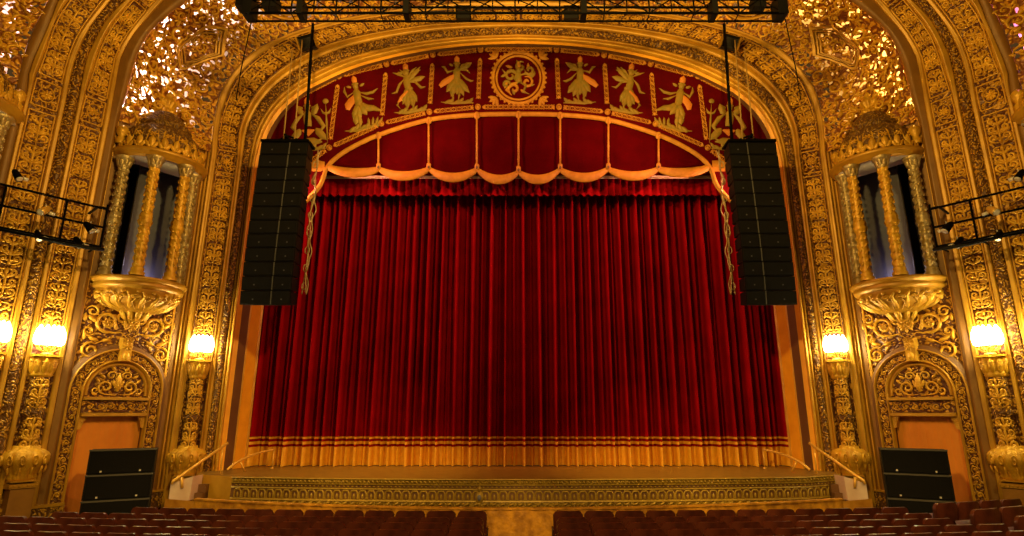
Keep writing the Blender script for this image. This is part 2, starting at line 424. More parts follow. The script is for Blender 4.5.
# ------------------------------------------------------------------ the great rib next to the organ bays
mb = MB()
loft(mb, r_bR, r_bL, [(0, -.10), (.04, .0), (.3, .02), (.42, .035), (.5, .02), (.9, .02), (1, .0)], 0)
for a, b in ((r_bL, r_2R), (r_2L, r_rR), (r_rL, r_1R), (r_1L, r_oR)):
    loft(mb, a, b, [(0, 0), (.1, .05), (.35, .08), (.5, .05), (.7, .07), (.95, .04), (1, 0)], 1)
loft(mb, r_2R, r_2L, [(0, 0), (1, 0)], 2); loft(mb, r_1R, r_1L, [(0, 0), (1, 0)], 2)
loft(mb, r_rR, r_rL, [(0, 0), (.15, .05), (.35, .09), (.5, .1), (.65, .09), (.85, .05), (1, 0)], 3)
loft(mb, r_oR, r_oL, [(0, 0), (.3, .02), (.96, .0), (1, -.12)], 0)
mb.mirror()
rib = tag(mb.build('trim_3', [M['umber'], M['smooth'], M['ground'], M['groundfine']]), 'wide gilded rib arch with two carved panel bands', None, None, 'structure')
orn = MB()
for A, B in ((r_2R, r_2L), (r_1R, r_1L)):
    panel_strip(orn, A, B, [(4.4, 9.75, 'c'), (9.85, 10.55, 's'), (10.65, 13.5, 'c'), (13.58, 19, 'c')])
twisted(orn, r_rR, r_rL, .9, 16, .17, 0, .07)
orn.mirror(); orn.build('carved_ornament', [M['gold'], M['bright']], rib)

# ------------------------------------------------------------------ vault of pierced leafwork between proscenium and rib
def vault(name, A, B, label, bulge=.35, seed=1, holes=True, nscroll=90, extra=True):
    rnd = random.Random(seed)
    def pt(i, u):
        return A[i].lerp(B[i], u) - nrm(A, B, i) * (bulge * sin(pi * u) * min(1, (i - NV + 1) / 6))
    mb = MB(); k = 10
    mb.grid([[pt(i, j / k) for j in range(k + 1)] for i in range(NV - 1, len(A))], 0, True)
    mb.mirror()
    o = tag(mb.build(name, M['pierced'] if holes else M['ground']), label, None, None, 'structure')
    st = Strip(A[NV - 1:], B[NV - 1:]); keep = []
    def T0(u, q, h):
        i, f = st.idx(q)
        return st.at(u, q, h) - st.N[i] * (bulge * sin(pi * max(0, min(1, u))) * min(1, (i + f) / 6)) + st.N[i] * .015
    orn = MB()
    if extra:
        # long hexagonal moulded panel, and a moulded ring higher up
        cor = [(184, 69), (222, 54), (227, 26), (206, 26), (177, 50), (180, 70)]
        def hitv(px, py):      # march the view line onto the vault
            d = ray(px, py); best = None
            for qi in range(0, 200):
                q = st.L * qi / 200
                for ui in range(0, 21):
                    p = T0(ui / 20, q, 0); v = p - EYE; e = (v - d * (v.dot(d) / d.dot(d))).length
                    if best is None or e < best[0]: best = (e, ui / 20, q)
            return best[1], best[2]
        hc = [hitv(*c) for c in cor]
        cu = sum(a for a, b in hc) / 6; cq = sum(b for a, b in hc) / 6
        def TH_(a, b, h): return T0(a, b, h)
        for sc, w, hh in ((1.0, .10, .10), (.82, .06, .07), (.70, .07, .08)):
            loop = [(cu + (a - cu) * sc, cq + (b - cq) * sc) for a, b in hc]; loop.append(loop[0])
            rows = []
            for i in range(6):
                (a0, b0), (a1, b1) = loop[i], loop[i + 1]; n = 5
                pts = [(a0 + (a1 - a0) * j / n, b0 + (b1 - b0) * j / n) for j in range(n + 1)]
                rows = [[T0(a, b, 0) for a, b in pts], [T0(a, b, hh) for a, b in pts], [T0(cu + (a - cu) * (1 - w * 1.2), cq + (b - cq) * (1 - w * 1.2), hh) for a, b in pts], [T0(cu + (a - cu) * (1 - w * 1.5), cq + (b - cq) * (1 - w * 1.5), 0) for a, b in pts]]
                orn.grid(rows, 1, False)
        c2 = hitv(283, -12)
        wq = st.width(c2[1])
        def inhex(u, q, r):
            best = 0
            for i in range(6):
                (a0, b0), (a1, b1) = hc[i], hc[(i + 1) % 6]
                ex, ey = (a1 - a0) * wh, b1 - b0; px, py = (u - a0) * wh, q - b0; l = sqrt(ex * ex + ey * ey)
                d = (ex * py - ey * px) / l; cx_, cy_ = (cu - a0) * wh, cq - b0; d *= 1 if (ex * cy_ - ey * cx_) > 0 else -1
                best = d if i == 0 else min(best, d)
            return -r * .9 < best < .3 + r * .3
        wh = st.width(cq); keep.append(inhex)
        keep.append(lambda u, q, r: .5 < sqrt(((u - c2[0]) * wq) ** 2 + (q - c2[1]) ** 2) < .98 + r * .8)
        for r, w in ((.95, .07), (.82, .05), (.6, .05)):
            pts = [(c2[0] + r * cos(2 * pi * i / 40) / wq, c2[1] + r * sin(2 * pi * i / 40)) for i in range(41)]
            rows = [[T0(c2[0] + (a - c2[0]) * e, c2[1] + (b - c2[1]) * e, hh) for a, b in pts] for e, hh in ((1, 0), (.98, .11), (1 - w, .11), (1 - w * 1.4, 0))]
            orn.grid(rows, 1, True)
    placed = []
    tries = 0
    while len(placed) < nscroll and tries < 6000:
        tries += 1
        q = rnd.uniform(.1, min(st.L - .3, 8.5)); w = st.width(q); x = rnd.uniform(.14, w - .14); r = rnd.uniform(.14, .27)
        if any(k(x / w, q, r) for k in keep): continue
        if any((q - a) ** 2 + (x - b) ** 2 < (r + c) ** 2 * .8 for a, b, c in placed): continue
        placed.append((q, x, r))
        def T(a, b, h, q=q, x=x, w=w): return T0((x + a) / w, q + b, h)
        a0 = rnd.uniform(0, 6.3); tu = rnd.choice((-1, 1))
        stroke(orn, T, spiral(0, 0, r, .03, a0, 1.3 * tu, 14), r * .3, .05, 0)
        for j in range(4):
            a = a0 + j * 1.57 + rnd.uniform(-.3, .3); leaf(orn, T, r * .75 * cos(a), r * .75 * sin(a), a + tu * .9, r * .75, r * .34, .05, 0)
        blob(orn, T, 0, 0, r * .22, r * .22, .06, 0, 7)
    orn.mirror(); orn.build('carved_ornament', [M['gold'], M['smooth']], o)
    back = MB()
    back.grid([[A[i].lerp(B[i], j / 6) - nrm(A, B, i) * (bulge + .75) for j in range(7)] for i in range(NV - 1, len(A))], 0, True)
    back.mirror(); back.build('light_cove', M['cove'], o)
    return st, T0
VST, VT0 = vault('ceiling', m0, r_bR, 'gilded pierced plaster vault between the arches', .35, 3, True, 120)
nxA = r_oL
nxB = contour(-150, BAY(BAY.hit(-150, 410)[0], 0).y, [], 19.2)
FST, FT0 = vault('ceiling_front', nxA, nxB, 'gilded pierced plaster vault nearer the audience', .3, 9, True, 40, False)

# ------------------------------------------------------------------ side walls (left built, right mirrored)
walls = []
fl = lambda a, z, d=0: BAY(a, z, d)
W0 = -.08                      # bay face lies a little behind the rib
mb = MB()
def wrect(a0, a1, z0, z1, mi=0, d=W0): mb.grid([[BAY(a0, z0, d), BAY(a1, z0, d)], [BAY(a0, z1, d), BAY(a1, z1, d)]], mi, False)
wrect(-1.03, -.7, 0, 6.0); wrect(.7, 1.42, 0, 6.0); wrect(-.7, .7, 2.72, 6.0)
wrect(-1.03, -.62, 6.0, 9.4); wrect(.86, 1.42, 6.0, 9.4); wrect(-1.03, 1.42, 9.4, 10.6)
# door recess
mb.grid([[BAY(-.7, 0, W0), BAY(-.7, 0, -.5)], [BAY(-.7, 2.72, W0), BAY(-.7, 2.72, -.5)]], 1, False)
mb.grid([[BAY(.7, 0, W0), BAY(.7, 0, -.5)], [BAY(.7, 2.72, W0), BAY(.7, 2.72, -.5)]], 1, False)
mb.grid([[BAY(-.7, 2.72, W0), BAY(-.7, 2.72, -.5)], [BAY(.7, 2.72, W0), BAY(.7, 2.72, -.5)]], 1, False)
# organ niche behind the columns: dark room with a grey wall on the stage side
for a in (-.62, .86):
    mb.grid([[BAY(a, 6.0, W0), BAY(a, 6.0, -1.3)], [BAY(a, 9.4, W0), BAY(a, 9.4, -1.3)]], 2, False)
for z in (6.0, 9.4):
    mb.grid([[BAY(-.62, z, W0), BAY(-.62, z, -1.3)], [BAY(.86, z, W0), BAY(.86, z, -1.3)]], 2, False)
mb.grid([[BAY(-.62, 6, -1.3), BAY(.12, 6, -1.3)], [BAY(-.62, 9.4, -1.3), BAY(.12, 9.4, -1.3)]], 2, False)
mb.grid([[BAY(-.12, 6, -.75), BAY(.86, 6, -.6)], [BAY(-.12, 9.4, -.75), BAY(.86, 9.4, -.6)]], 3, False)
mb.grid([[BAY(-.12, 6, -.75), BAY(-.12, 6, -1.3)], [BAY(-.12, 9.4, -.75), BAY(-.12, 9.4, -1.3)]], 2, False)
# plain wall further towards the audience
mb.grid([[BAY(-3.1, 0, -.1), BAY(-7.5, 0, -.1)], [BAY(-3.1, 10.4, -.1), BAY(-7.5, 10.4, -.1)]], 4, False)
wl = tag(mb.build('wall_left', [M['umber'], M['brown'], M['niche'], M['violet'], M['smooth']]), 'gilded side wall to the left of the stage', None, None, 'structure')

# flat moulded strips and spandrel carving on the bay wall
mb = MB()
for a0, a1, h, mi in ((-1.02, -.985, .05, 1), (1.0, 1.06, .05, 1), (1.22, 1.27, .06, 0), (1.3, 1.37, .08, 0)):
    mb.fbox(BAY, a0, a1, .8, 10.2, W0, W0 + h, mi, .008)
# dado at the foot of the wall
mb.fbox(BAY, -3.1, -.7, 0.02, .78, W0, .08, 2); mb.fbox(BAY, .7, 1.42, 0.02, .86, W0, .04, 2)
mb.fbox(BAY, -3.1, -.72, .78, .84, W0, .12, 0); mb.fbox(BAY, .72, 1.42, .86, .9, W0, .08, 0)
so = mb.build('trim_strips', [M['smooth'], M['bright'], M['groundfine']], wl)
mb = MB()
# spandrel: mirrored big scrolls above the door arch
TS = lambda x, y, h: BAY(x + .07, y, W0 + h)
ZA = 3.32                                # springing of the door arch
def arch_z(x, r, k=1.0): return ZA + k * sqrt(max(0, r * r - x * x))
mbg = MB()
rows = []
for i in range(25):
    x = -1.0 + 2.1 * i / 24; rows.append([BAY(x, max(3.5, arch_z(x, 1.14)) if abs(x) < 1.14 else 3.5, W0 + .01), BAY(x, 5.95, W0 + .01)])
mbg.grid(rows, 0, False)
mbg.build('spandrel_ground', M['ground'], wl)
for s in (-1, 1):
    S = lambda x, y, h, s=s: TS(x * s, y, h)
    stroke(mb, S, [(.02, 4.6), (.2, 4.75), (.35, 4.72)] + spiral(.52, 4.98, .27, .05, -pi / 2 - .4, 1.5, 18), .085, .06, 0)
    stroke(mb, S, [(.3, 4.62), (.5, 4.55), (.7, 4.42)] + spiral(.78, 4.25, .2, .04, pi / 2, -1.5, 16), .07, .06, 0)
    stroke(mb, S, [(.6, 4.66), (.75, 4.68)] + spiral(.88, 4.72, .13, .03, -2.4, 1.4, 14), .055, .05, 0)
    stroke(mb, S, spiral(.86, 5.2, .15, .03, 0, 1.4, 14), .06, .05, 0)
    stroke(mb, S, spiral(.2, 5.1, .16, .03, 3, -1.4, 14), .06, .05, 0)
    stroke(mb, S, [(.95, 4.05), (.97, 3.9)] + spiral(.9, 3.75, .1, .03, .5, -1.3, 12), .05, .05, 0)
    rosette(mb, S, .52, 4.98, .12, 7, .06, 0)
    for (x, y, a, l) in ((.3, 4.8, 1.2, .3), (.65, 4.5, .3, .25), (.4, 4.55, -.3, .2), (.75, 4.95, .6, .25), (.95, 4.5, 1.6, .2), (.1, 4.85, 1.3, .3), (.6, 5.4, 2.0, .3), (.85, 5.5, 1.4, .25), (.3, 5.45, 1.0, .25), (1.0, 4.95, 1.57, .2)):
        leaf(mb, S, x, y, a, l, .1, .06, 0)
rosette(mb, TS, 0, 4.95, .2, 8, .07, 0)
mb.build('spandrel_ornament', M['gold'], wl)
mirrored(wl, 'gilded side wall to the right of the stage').name = 'wall_right'

# arched door surround -------------------------------------------------
dm = BAY(.0, .0, 0)
door = MB()
def arch_path(r, n=20, z0=.8, k=1.0):
    return [(-r, z0 + (ZA - z0) * i / 8) for i in range(8)] + [(-r * cos(pi * i / n), ZA + k * r * sin(pi * i / n)) for i in range(n + 1)] + [(r, ZA - (ZA - z0) * i / 8) for i in range(1, 9)]
def arch_mould(mb, r0, r1, sec, mi=0, z0=.8):
    a, b = arch_path(r0, z0=z0), arch_path(r1, z0=z0)
    mb.grid([[BAY(p[0] + (q[0] - p[0]) * f, p[1] + (q[1] - p[1]) * f, W0 + h) for f, h in sec] for p, q in zip(a, b)], mi, True)
arch_mould(door, 1.12, 1.02, [(0, .0), (.3, .06), (.7, .06), (1, .1)], 0)
arch_mould(door, 1.02, .965, [(0, .1), (.3, .14), (.7, .13), (1, .07)], 1)
arch_mould(door, .965, .76, [(0, .07), (1, .07)], 2)
arch_mould(door, .76, .68, [(0, .07), (.2, .12), (.5, .12), (.7, .06), (1, .02)], 1)
dr = tag(door.build('door_1', [M['brown'], M['smooth'], M['ground']]), 'arched gilded doorway in the wall to the left of the stage', None, None, 'structure')
mb = MB()
pth = arch_path(.86, 24, .85)
L_ = [0]
for a, b in zip(pth, pth[1:]): L_.append(L_[-1] + sqrt((a[0] - b[0]) ** 2 + (a[1] - b[1]) ** 2))
def along(q):
    q = max(0, min(L_[-1] - 1e-6, q)); i = max(k for k in range(len(L_) - 1) if L_[k] <= q); f = (q - L_[i]) / (L_[i + 1] - L_[i])
    a, b = pth[i], pth[i + 1]; dx, dy = b[0] - a[0], b[1] - a[1]; l = sqrt(dx * dx + dy * dy)
    return a[0] + dx * f, a[1] + dy * f, -dy / l, dx / l
def TA(x, y, h):
    px, pz, nx, nz = along(x); return BAY(px + nx * y, pz + nz * y, W0 + .07 + h)
rinceau(mb, TA, .05, L_[-1] - .05, .19, .035, 0)
# keystone
mb.fbox(BAY, -.13, .13, 4.02, 4.62, W0, .14, 0, .02)
KS = lambda x, y, h: BAY(x, y, .14 + h)
rosette(mb, KS, 0, 4.4, .12, 7, .05, 0); leaf(mb, KS, 0, 4.25, -pi / 2, .2, .14, .05, 0)
for s in (-1, 1):
    stroke(mb, lambda x, y, h, s=s: KS(x * s, y, h), spiral(.07, 4.55, .06, .02, 0, 1.3, 10), .03, .04, 0)
mb.build('carved_ornament', M['gold'], dr)
# lunette and frieze
mb = MB()
rows = []
for i in range(21):
    x = -.68 + 1.36 * i / 20; rows.append([BAY(x, 3.16, W0 + .01), BAY(x, max(3.17, ZA - .02 + sqrt(max(0, .68 ** 2 - x * x))), W0 + .01)])
mb.grid(rows, 0, False)
mb.fbox(BAY, -.7, .7, 3.08, 3.17, W0, .1, 1, .015)
mb.fbox(BAY, -.7, .7, 2.80, 3.08, W0, .02, 0)
mb.fbox(BAY, -.7, .7, 2.70, 2.80, W0, .1, 1, .015)
arch_mould(mb, .68, .60, [(0, .02), (.3, .06), (.7, .06), (1, .0)], 1, 3.2)
lo = mb.build('lunette', [M['ground'], M['smooth']], dr)
mb = MB()
LT = lambda x, y, h: BAY(x, y, W0 + .02 + h)
for s in (-1, 1):
    S = lambda x, y, h, s=s: LT(x * s, y, h)
    stroke(mb, S, [(.02, 3.24), (.15, 3.22)] + spiral(.26, 3.4, .17, .03, -pi / 2, 1.4, 16), .055, .04, 0)
    stroke(mb, S, [(.06, 3.5), (.08, 3.65)] + spiral(.17, 3.68, .11, .02, pi, -1.3, 14), .045, .04, 0)
    stroke(mb, S, spiral(.47, 3.32, .09, .02, pi, 1.3, 12), .04, .04, 0)
    for x, y, a, l in ((.05, 3.4, 1.2, .2), (.4, 3.5, .9, .14), (.3, 3.62, .6, .14), (.1, 3.8, .8, .14), (.42, 3.22, .3, .12)): leaf(mb, S, x, y, a, l, .07, .04, 0)
leaf(mb, LT, 0, 3.3, pi / 2, .45, .14, .06, 0); rosette(mb, LT, 0, 3.42, .1, 7, .05, 0)
rinceau(mb, lambda x, y, h: BAY(x, 2.94 + y, .02 + h), -.66, .66, .22, .03, 0)
# small carved brackets in the top corners of the opening
for s in (-1, 1):
    S = lambda x, y, h, s=s: BAY(x * s, y, W0 + .02 + h)
    pts = [(.7, 2.71), (.53, 2.71), (.56, 2.66), (.6, 2.58), (.63, 2.44), (.7, 2.4)]
    f = [mb.vert(S(x, y, .04)) for x, y in pts]; g = [mb.vert(S(x, y, -.05)) for x, y in pts]
    mb.face(f, 0)
    for i in range(6): mb.face((f[i], f[(i + 1) % 6], g[(i + 1) % 6], g[i]), 0)
    stroke(mb, S, spiral(.64, 2.62, .05, .02, 0, 1.3, 10), .025, .06, 0)
mb.build('lunette_ornament', M['gold'], lo)
mb = MB()
rows = []
for i in range(29):
    x = -.7 + 1.4 * i / 28; d = -.2 + .012 * sin(i * 1.9)
    rows.append([BAY(x, .02, d), BAY(x, 2.72, d)])
mb.grid(rows, 0, True)
mb.build('orange_hanging', M['curtaincloth'], dr)
d2 = mirrored(dr, 'arched gilded doorway in the wall to the right of the stage'); d2.name = 'door_2'

# ------------------------------------------------------------------ balconette with columns and dome
def balconette(label):
    root = thing('balconette', label, 'balcony', BAY(0, 5.0, 0))
    Cc = .10
    def A(x, y, z): return BAY(Cc + x, z, W0 + max(0, y))
    def EL(kx, ky):
        return lambda x, y, z: A(x * kx, y * ky, z)
    hp = dict(n=28, a0=0, a1=pi)
    # bowl
    mb = MB(); E1 = EL(1.0, 1.0)
    mb.lathe([(.05, 5.02), (.16, 5.06), (.22, 5.14), (.2, 5.2), (.36, 5.26), (.6, 5.34), (.82, 5.5), (.92, 5.66), (.93, 5.76)], E1, flute=.012, fn=24, **hp)
    bowl = mb.build('bowl', M['smooth'], root)
    mb = MB()
    prf = [(.36, 5.26), (.6, 5.34), (.82, 5.5), (.92, 5.66), (.93, 5.76)]
    def prad(z):
        for (r0, z0), (r1, z1) in zip(prf, prf[1:]):
            if z0 <= z <= z1: return r0 + (r1 - r0) * (z - z0) / (z1 - z0)
        return prf[0][0] if z < 5.26 else .93
    for k in range(9):
        a = pi * (k + .5) / 9
        def T(x, y, h, a=a):
            z = 5.3 + y * .44; r = prad(z) + .01 + h
            return E1(r * cos(a + x / max(.45, r)), r * sin(a + x / max(.45, r)), z - h * .3)
        stroke(mb, T, [(0, .0), (.05, .2), (.1, .3)] + spiral(.0, .62, .12, .03, -pi / 2, 1.4, 12), .06, .05)
        leaf(mb, T, -.12, .1, 1.7, .7, .1, .05); leaf(mb, T, .12, .05, 1.5, .5, .09, .05); rosette(mb, T, .0, .62, .09, 6, .05); leaf(mb, T, .13, .6, 1.3, .3, .08, .05)
        leaf(mb, T, -.03, .95, -1.57, .18, .1, .05)
    for k in range(5):
        a = pi * (k + .5) / 5
        T = lambda x, y, h, a=a: E1((.22 + .14 * y + h) * cos(a + x / .25), (.22 + .14 * y + h) * sin(a + x / .25), 5.06 + .24 * y)
        leaf(mb, T, 0, 0, pi / 2, 1.1, .12, .05)
    mb.build('bowl_ornament', M['gold'], bowl)
    mb = MB()
    mb.lathe([(.93, 5.76), (1.0, 5.79), (1.04, 5.86), (1.0, 5.9), (1.06, 5.93), (1.1, 5.99), (1.1, 6.04), (1.0, 6.06), (.0, 6.06)], E1, **hp)
    mb.build('rim', M['smooth'], root)
    # columns
    for i, (s, d) in enumerate(((-.76, .14), (-.30, .80), (.44, .82), (.86, .34))):
        B = lambda x, y, z, s=s, d=d: BAY(s + x, z, d + y)
        cm = MB(); n = 14
        cm.lathe([(.17, 6.06), (.17, 6.14), (.13, 6.18), (.15, 6.24), (.11, 6.28)], B, n)
        prof = []
        for k in range(41):
            z = 6.28 + 2.62 * k / 40; prof.append((.108 + .016 * sin(k * 2.2) + (.035 if 17 <= k <= 20 else 0), z))
        cm.lathe(prof, B, n, flute=.13, fn=7)
        for k in range(26):
            T = lambda x, y, h, B=B, k=k: B((.105 + h) * cos(x / .1 + k * 1.1), (.105 + h) * sin(x / .1 + k * 1.1), 6.34 + k * .098 + y)
            for q in range(3): leaf(cm, T, q * .21, 0, 1.1, .13, .07, .035)
        mt = M['gold'] if i in (1, 2) else M['silver']
        col = cm.build('column', mt, root)
        cp = MB()
        cp.lathe([(.11, 8.9), (.14, 8.95), (.12, 8.99), (.14, 9.05), (.2, 9.12), (.22, 9.16), (.22, 9.2)], B, n, flute=.08, fn=8)
        for k in range(8):
            a = 2 * pi * k / 8
            T = lambda x, y, h, a=a, B=B: B((.125 + h + .06 * y * y) * cos(a + x / .1), (.125 + h + .06 * y * y) * sin(a + x / .1), 8.94 + .22 * y)
            leaf(cp, T, 0, 0, pi / 2, 1.0, .07, .03)
        cp.build('capital', M['silver'], col)
    # cornice
    mb = MB()
    E2 = lambda x, y, z: E1(x * 1.05 + .04, y * .96, z - .1)
    mb.lathe([(.0, 9.3), (.98, 9.3)], E2, **hp, mi=1)
    mb.lathe([(.98, 9.3), (1.0, 9.34), (1.05, 9.36), (1.05, 9.42), (1.1, 9.44), (1.12, 9.5), (1.08, 9.54), (1.0, 9.58), (.9, 9.58)], E2, **hp)
    mb.build('cornice', [M['smooth'], M['whiteledge']], root)
    mb = MB()
    for k in range(11):           # cresting
        a = pi * (k + .5) / 11
        T = lambda x, y, h, a=a: E1((1.0 + h) * cos(a + x), (1.0 + h) * sin(a + x), 9.46 + y)
        leaf(mb, T, 0, 0, pi / 2, .34, .16, .05); leaf(mb, T, -.03, 0, 2.2, .22, .1, .04); leaf(mb, T, .03, 0, .95, .22, .1, .04)
        blob(mb, T, 0, .08, .05, .06, .06)
    for a in (.05, pi - .05):     # corner urns
        B = lambda x, y, z, a=a: E1(1.0 * cos(a) + x, .12 + y, z)
        mb.lathe([(.11, 9.56), (.12, 9.7), (.07, 9.76), (.13, 9.86), (.15, 9.98), (.09, 10.05), (.02, 10.1)], B, 12, flute=.1, fn=6)
    mb.build('cresting', M['gold'], root)
    mb = MB()
    mb.lathe([(.92, 9.45), (.93, 9.75), (.9, 9.95), (.82, 10.12), (.7, 10.26), (.62, 10.32), (.66, 10.36), (.66, 10.44), (.55, 10.48), (.5, 10.6), (.4, 10.75), (.28, 10.86), (.2, 10.9)], E1, flute=.02, fn=18, **hp)
    dome = mb.build('dome', M['darkgilt'], root)
    mb = MB()
    for k in range(8):
        a = pi * (k + .5) / 8
        T = lambda x, y, h, a=a: E1((.94 - .3 * y * y + h) * cos(a + x), (.94 - .3 * y * y + h) * sin(a + x), 9.66 + .62 * y)
        stroke(mb, T, [(-.14, 0), (-.12, .5), (0, .95), (.12, .5), (.14, 0)], .05, .04)
        rosette(mb, T, 0, .35, .13, 6, .05)
    mb.build('dome_ornament', M['gold'], dome)
    mb = MB()
    mb.lathe([(.2, 10.88), (.26, 10.94), (.16, 11.0), (.14, 11.1), (.22, 11.2), (.2, 11.3), (.08, 11.38), (.1, 11.45), (.02, 11.6)], E1, flute=.06, fn=10, **hp)
    for s in (-1, 1):
        T = lambda x, y, h, s=s: BAY(Cc + x * s, y, .25 + h)
        stroke(mb, T, [(.1, 10.95), (.25, 10.98)] + spiral(.36, 10.9, .13, .03, pi / 2, -1.3, 12), .07, .06)
        leaf(mb, T, .2, 10.98, .9, .25, .1, .05)
    mb.build('finial', M['gold'], root)
    return root
bl = balconette('gilded columned balconette on the wall to the left of the stage')
mirrored(bl, 'gilded columned balconette on the wall to the right of the stage')
b2 = copy_tree(bl); b2.location = bl.location + BAY.t * -4.12
b2['label'] = 'balconette cut off by the left edge, only its ledge showing'
mirrored(b2, 'balconette cut off by the right edge, only its ledge showing')
# pole standing inside each niche
for lab, sx in (('thin pipe standing in the dark niche of the left balconette', -1), ('thin pipe standing in the dark niche of the right balconette', 1)):
    mb = MB(); a, b = BAY(-.2, 6.0, -.5), BAY(-.2, 9.4, -.5)
    mb.tube([a, b], .022, 8); 
    o = mb.build('niche_pipe', M['grey'], None, a) if sx < 0 else mirrored(bpy.data.objects['niche_pipe'])
    tag(o, lab, 'pipe', 'pipes in the organ niches')

# ------------------------------------------------------------------ sconce columns
def sconce_column(fr, s, label, lamp_label, w=.21, ztop=4.35, zb=0.0, zc=2.0):
    root = thing('ornamental_column', label, 'column', fr(s, zb, 0), 'columns carrying the sconces')
    A = lambda x, y, z: fr(s + x, z, max(0, y))
    hp = dict(n=18, a0=0, a1=pi)
    mb = MB(); mb.fbox(fr, s - .25, s + .25, zb, zb + .6, 0, .42, 1, .02); mb.fbox(fr, s - .22, s + .22, zb + .6, zc - .62 + .1, 0, .36, 0, .01)
    mb.fbox(fr, s - .27, s + .27, zc - .56, zc - .44, 0, .4, 2, .02)
    mb.fbox(fr, s - .25, s + .25, zc - .44, zc - .38, 0, .37, 2, .02)
    for k in range(7):
        mb.fbox(fr, s - .26 + k * .075, s - .2 + k * .075, zc - .52, zc - .47, .3, .425, 2, .01)
    mb.build('plinth', [M['stone'], M['groundfine'], M['smooth']], root)
    mb = MB()
    mb.lathe([(.24, zc - .4), (.28, zc - .34), (.26, zc - .28), (.33, zc - .2), (.40, zc - .08), (.43, zc + .04), (.40, zc + .16), (.31, zc + .23), (.24, zc + .25), (.24, zc + .3), (.2, zc + .32)], A, flute=.10, fn=12, **hp)
    cu = mb.build('cushion', M['gold'], root)
    mb = MB()
    for k in range(6):
        a = pi * (k + .5) / 6
        T = lambda x, y, h, a=a: A((.405 + h - .4 * (y - .06) ** 2) * cos(a + x), (.405 + h - .4 * (y - .06) ** 2) * sin(a + x), zc + y)
        stroke(mb, T, spiral(0, 0, .14, .02, 0, 1.4, 12), .05, .05); leaf(mb, T, .05, -.12, -1.2, .16, .08, .04)
    mb.build('cushion_ornament', M['gold'], cu)
    mb = MB()
    mb.lathe([(w * .95, zc + .1), (w * .95, zc + .95), (w * 1.08, zc + .98), (w * 1.08, zc + 1.04), (w * .92, zc + 1.08), (w * .9, ztop - .5)], A, n=18, a0=0, a1=pi)
    sh = mb.build('shaft', M['groundfine'], root)
    mb = MB()
    T = lambda x, y, h: A((w * .95 + h) * sin(x / w), (w * .95 + h) * cos(x / w), y)
    candelabra(mb, T, zc + .14, zc + .96, w * 2.0, .035)
    candelabra(mb, T, zc + 1.08, ztop - .5, w * 1.9, .035)
    mb.build('shaft_ornament', M['gold'], sh)
    mb = MB()
    mb.lathe([(w * .9, ztop - .5), (w * 1.12, ztop - .46), (w * 1.0, ztop - .4), (w * 1.1, ztop - .2), (w * 1.3, ztop - .07)], A, flute=.05, fn=12, **hp)
    mb.fbox(fr, s - w * 1.36, s + w * 1.36, ztop - .07, ztop, 0, w * 1.4, 0, .012)
    for k in range(5):
        a = pi * (k + .5) / 5
        T2 = lambda x, y, h, a=a: A((w * 1.02 + h + .05 * y) * cos(a + x / w), (w * 1.02 + h + .05 * y) * sin(a + x / w), ztop - .42 + y * .33)
        leaf(mb, T2, 0, 0, pi / 2, 1.0, .13, .04); rosette(mb, T2, .0, .75, .07, 6, .04)
    mb.build('capital', M['gold'], root)
    # sconce on top
    lm = thing('wall_sconce', lamp_label, 'wall lamp', fr(s, ztop, .12), 'lit sconces on the columns')
    mb = MB(); B = lambda x, y, z: fr(s + x, ztop + z, .16 + y)
    mb.lathe([(.12, 0), (.1, .03), (.03, .06), (.03, .12), (.07, .16), (.03, .2)], B, 12)
    pos = [(-.2, .0), (-.1, .09), (0, .13), (.1, .09), (.2, .0)]
    for x, y in pos:
        mb.tube([B(0, 0, .1), B(x * .5, y * .5, .06), B(x, y, .12), B(x, y, .17)], .014, 6)
        mb.lathe([(.02, .15), (.05, .18), (.045, .2)], lambda a, b, c, x=x, y=y: B(x + a, y + b, c), 10)
    mb.build('bracket', M['brass'], lm)
    for x, y in pos:
        gb = MB(); gb.lathe([(.03, .2), (.08, .25), (.098, .34), (.09, .45), (.065, .55), (.02, .64), (0.002, .66)], lambda a, b, c, x=x, y=y: B(x + a, y + b, c), 12)
        gb.build('candle_bulb', M['bulb'], lm)
    bk = MB()                            # back plate
    T = lambda x, y, h: fr(s + x, ztop + y, .01 + h)
    for q in (-1, 1):
        S = lambda x, y, h, q=q: T(x * q, y, h)
        stroke(bk, S, [(0, .05), (.08, .1)] + spiral(.12, .25, .1, .02, -pi / 2, 1.3, 10), .04, .03)
    leaf(bk, T, 0, .1, pi / 2, .5, .16, .04)
    bk.build('back_plate', M['gold'], lm)
    return root, lm
LAMPS = []
def both(fr, s, lab, zt, zc, zb=0.0, names=None):
    c, l = sconce_column(fr, s, names[0], names[1], .2, zt, zb, zc)
    mirrored(c, names[2]); mirrored(l, names[3])
    LAMPS.append(fr(s, zt + .36, .42))
zt_rib = BAY.hit(48, 355)[1]; zc_rib = BAY.hit(31, 460)[1]
sp, zt_pro = PRO.hit(197, 360); _, zc_pro = PRO.hit(187, 458)
s_pro = (PRO.hit(182, 410)[0] + PRO.hit(204, 410)[0]) / 2
both(BAY, -1.585, '', zt_rib, zc_rib, .0, ('carved sconce column on the rib, further from the stage, left side', 'lit sconce on the rib column left of the left doorway', 'carved sconce column on the rib, further from the stage, right side', 'lit sconce on the rib column right of the right doorway'))
both(PRO, s_pro, '', zt_pro, zc_pro, .0, ('carved sconce column between the left doorway and the curtain', 'lit sconce between the left doorway and the curtain', 'carved sconce column between the right doorway and the curtain', 'lit sconce between the right doorway and the curtain'))
both(BAY, -2.56, '', zt_rib, zc_rib, .0, ('sconce column cut off by the left edge of the view', 'lit sconce cut off by the left edge of the view', 'sconce column cut off by the right edge of the view', 'lit sconce cut off by the right edge of the view'))

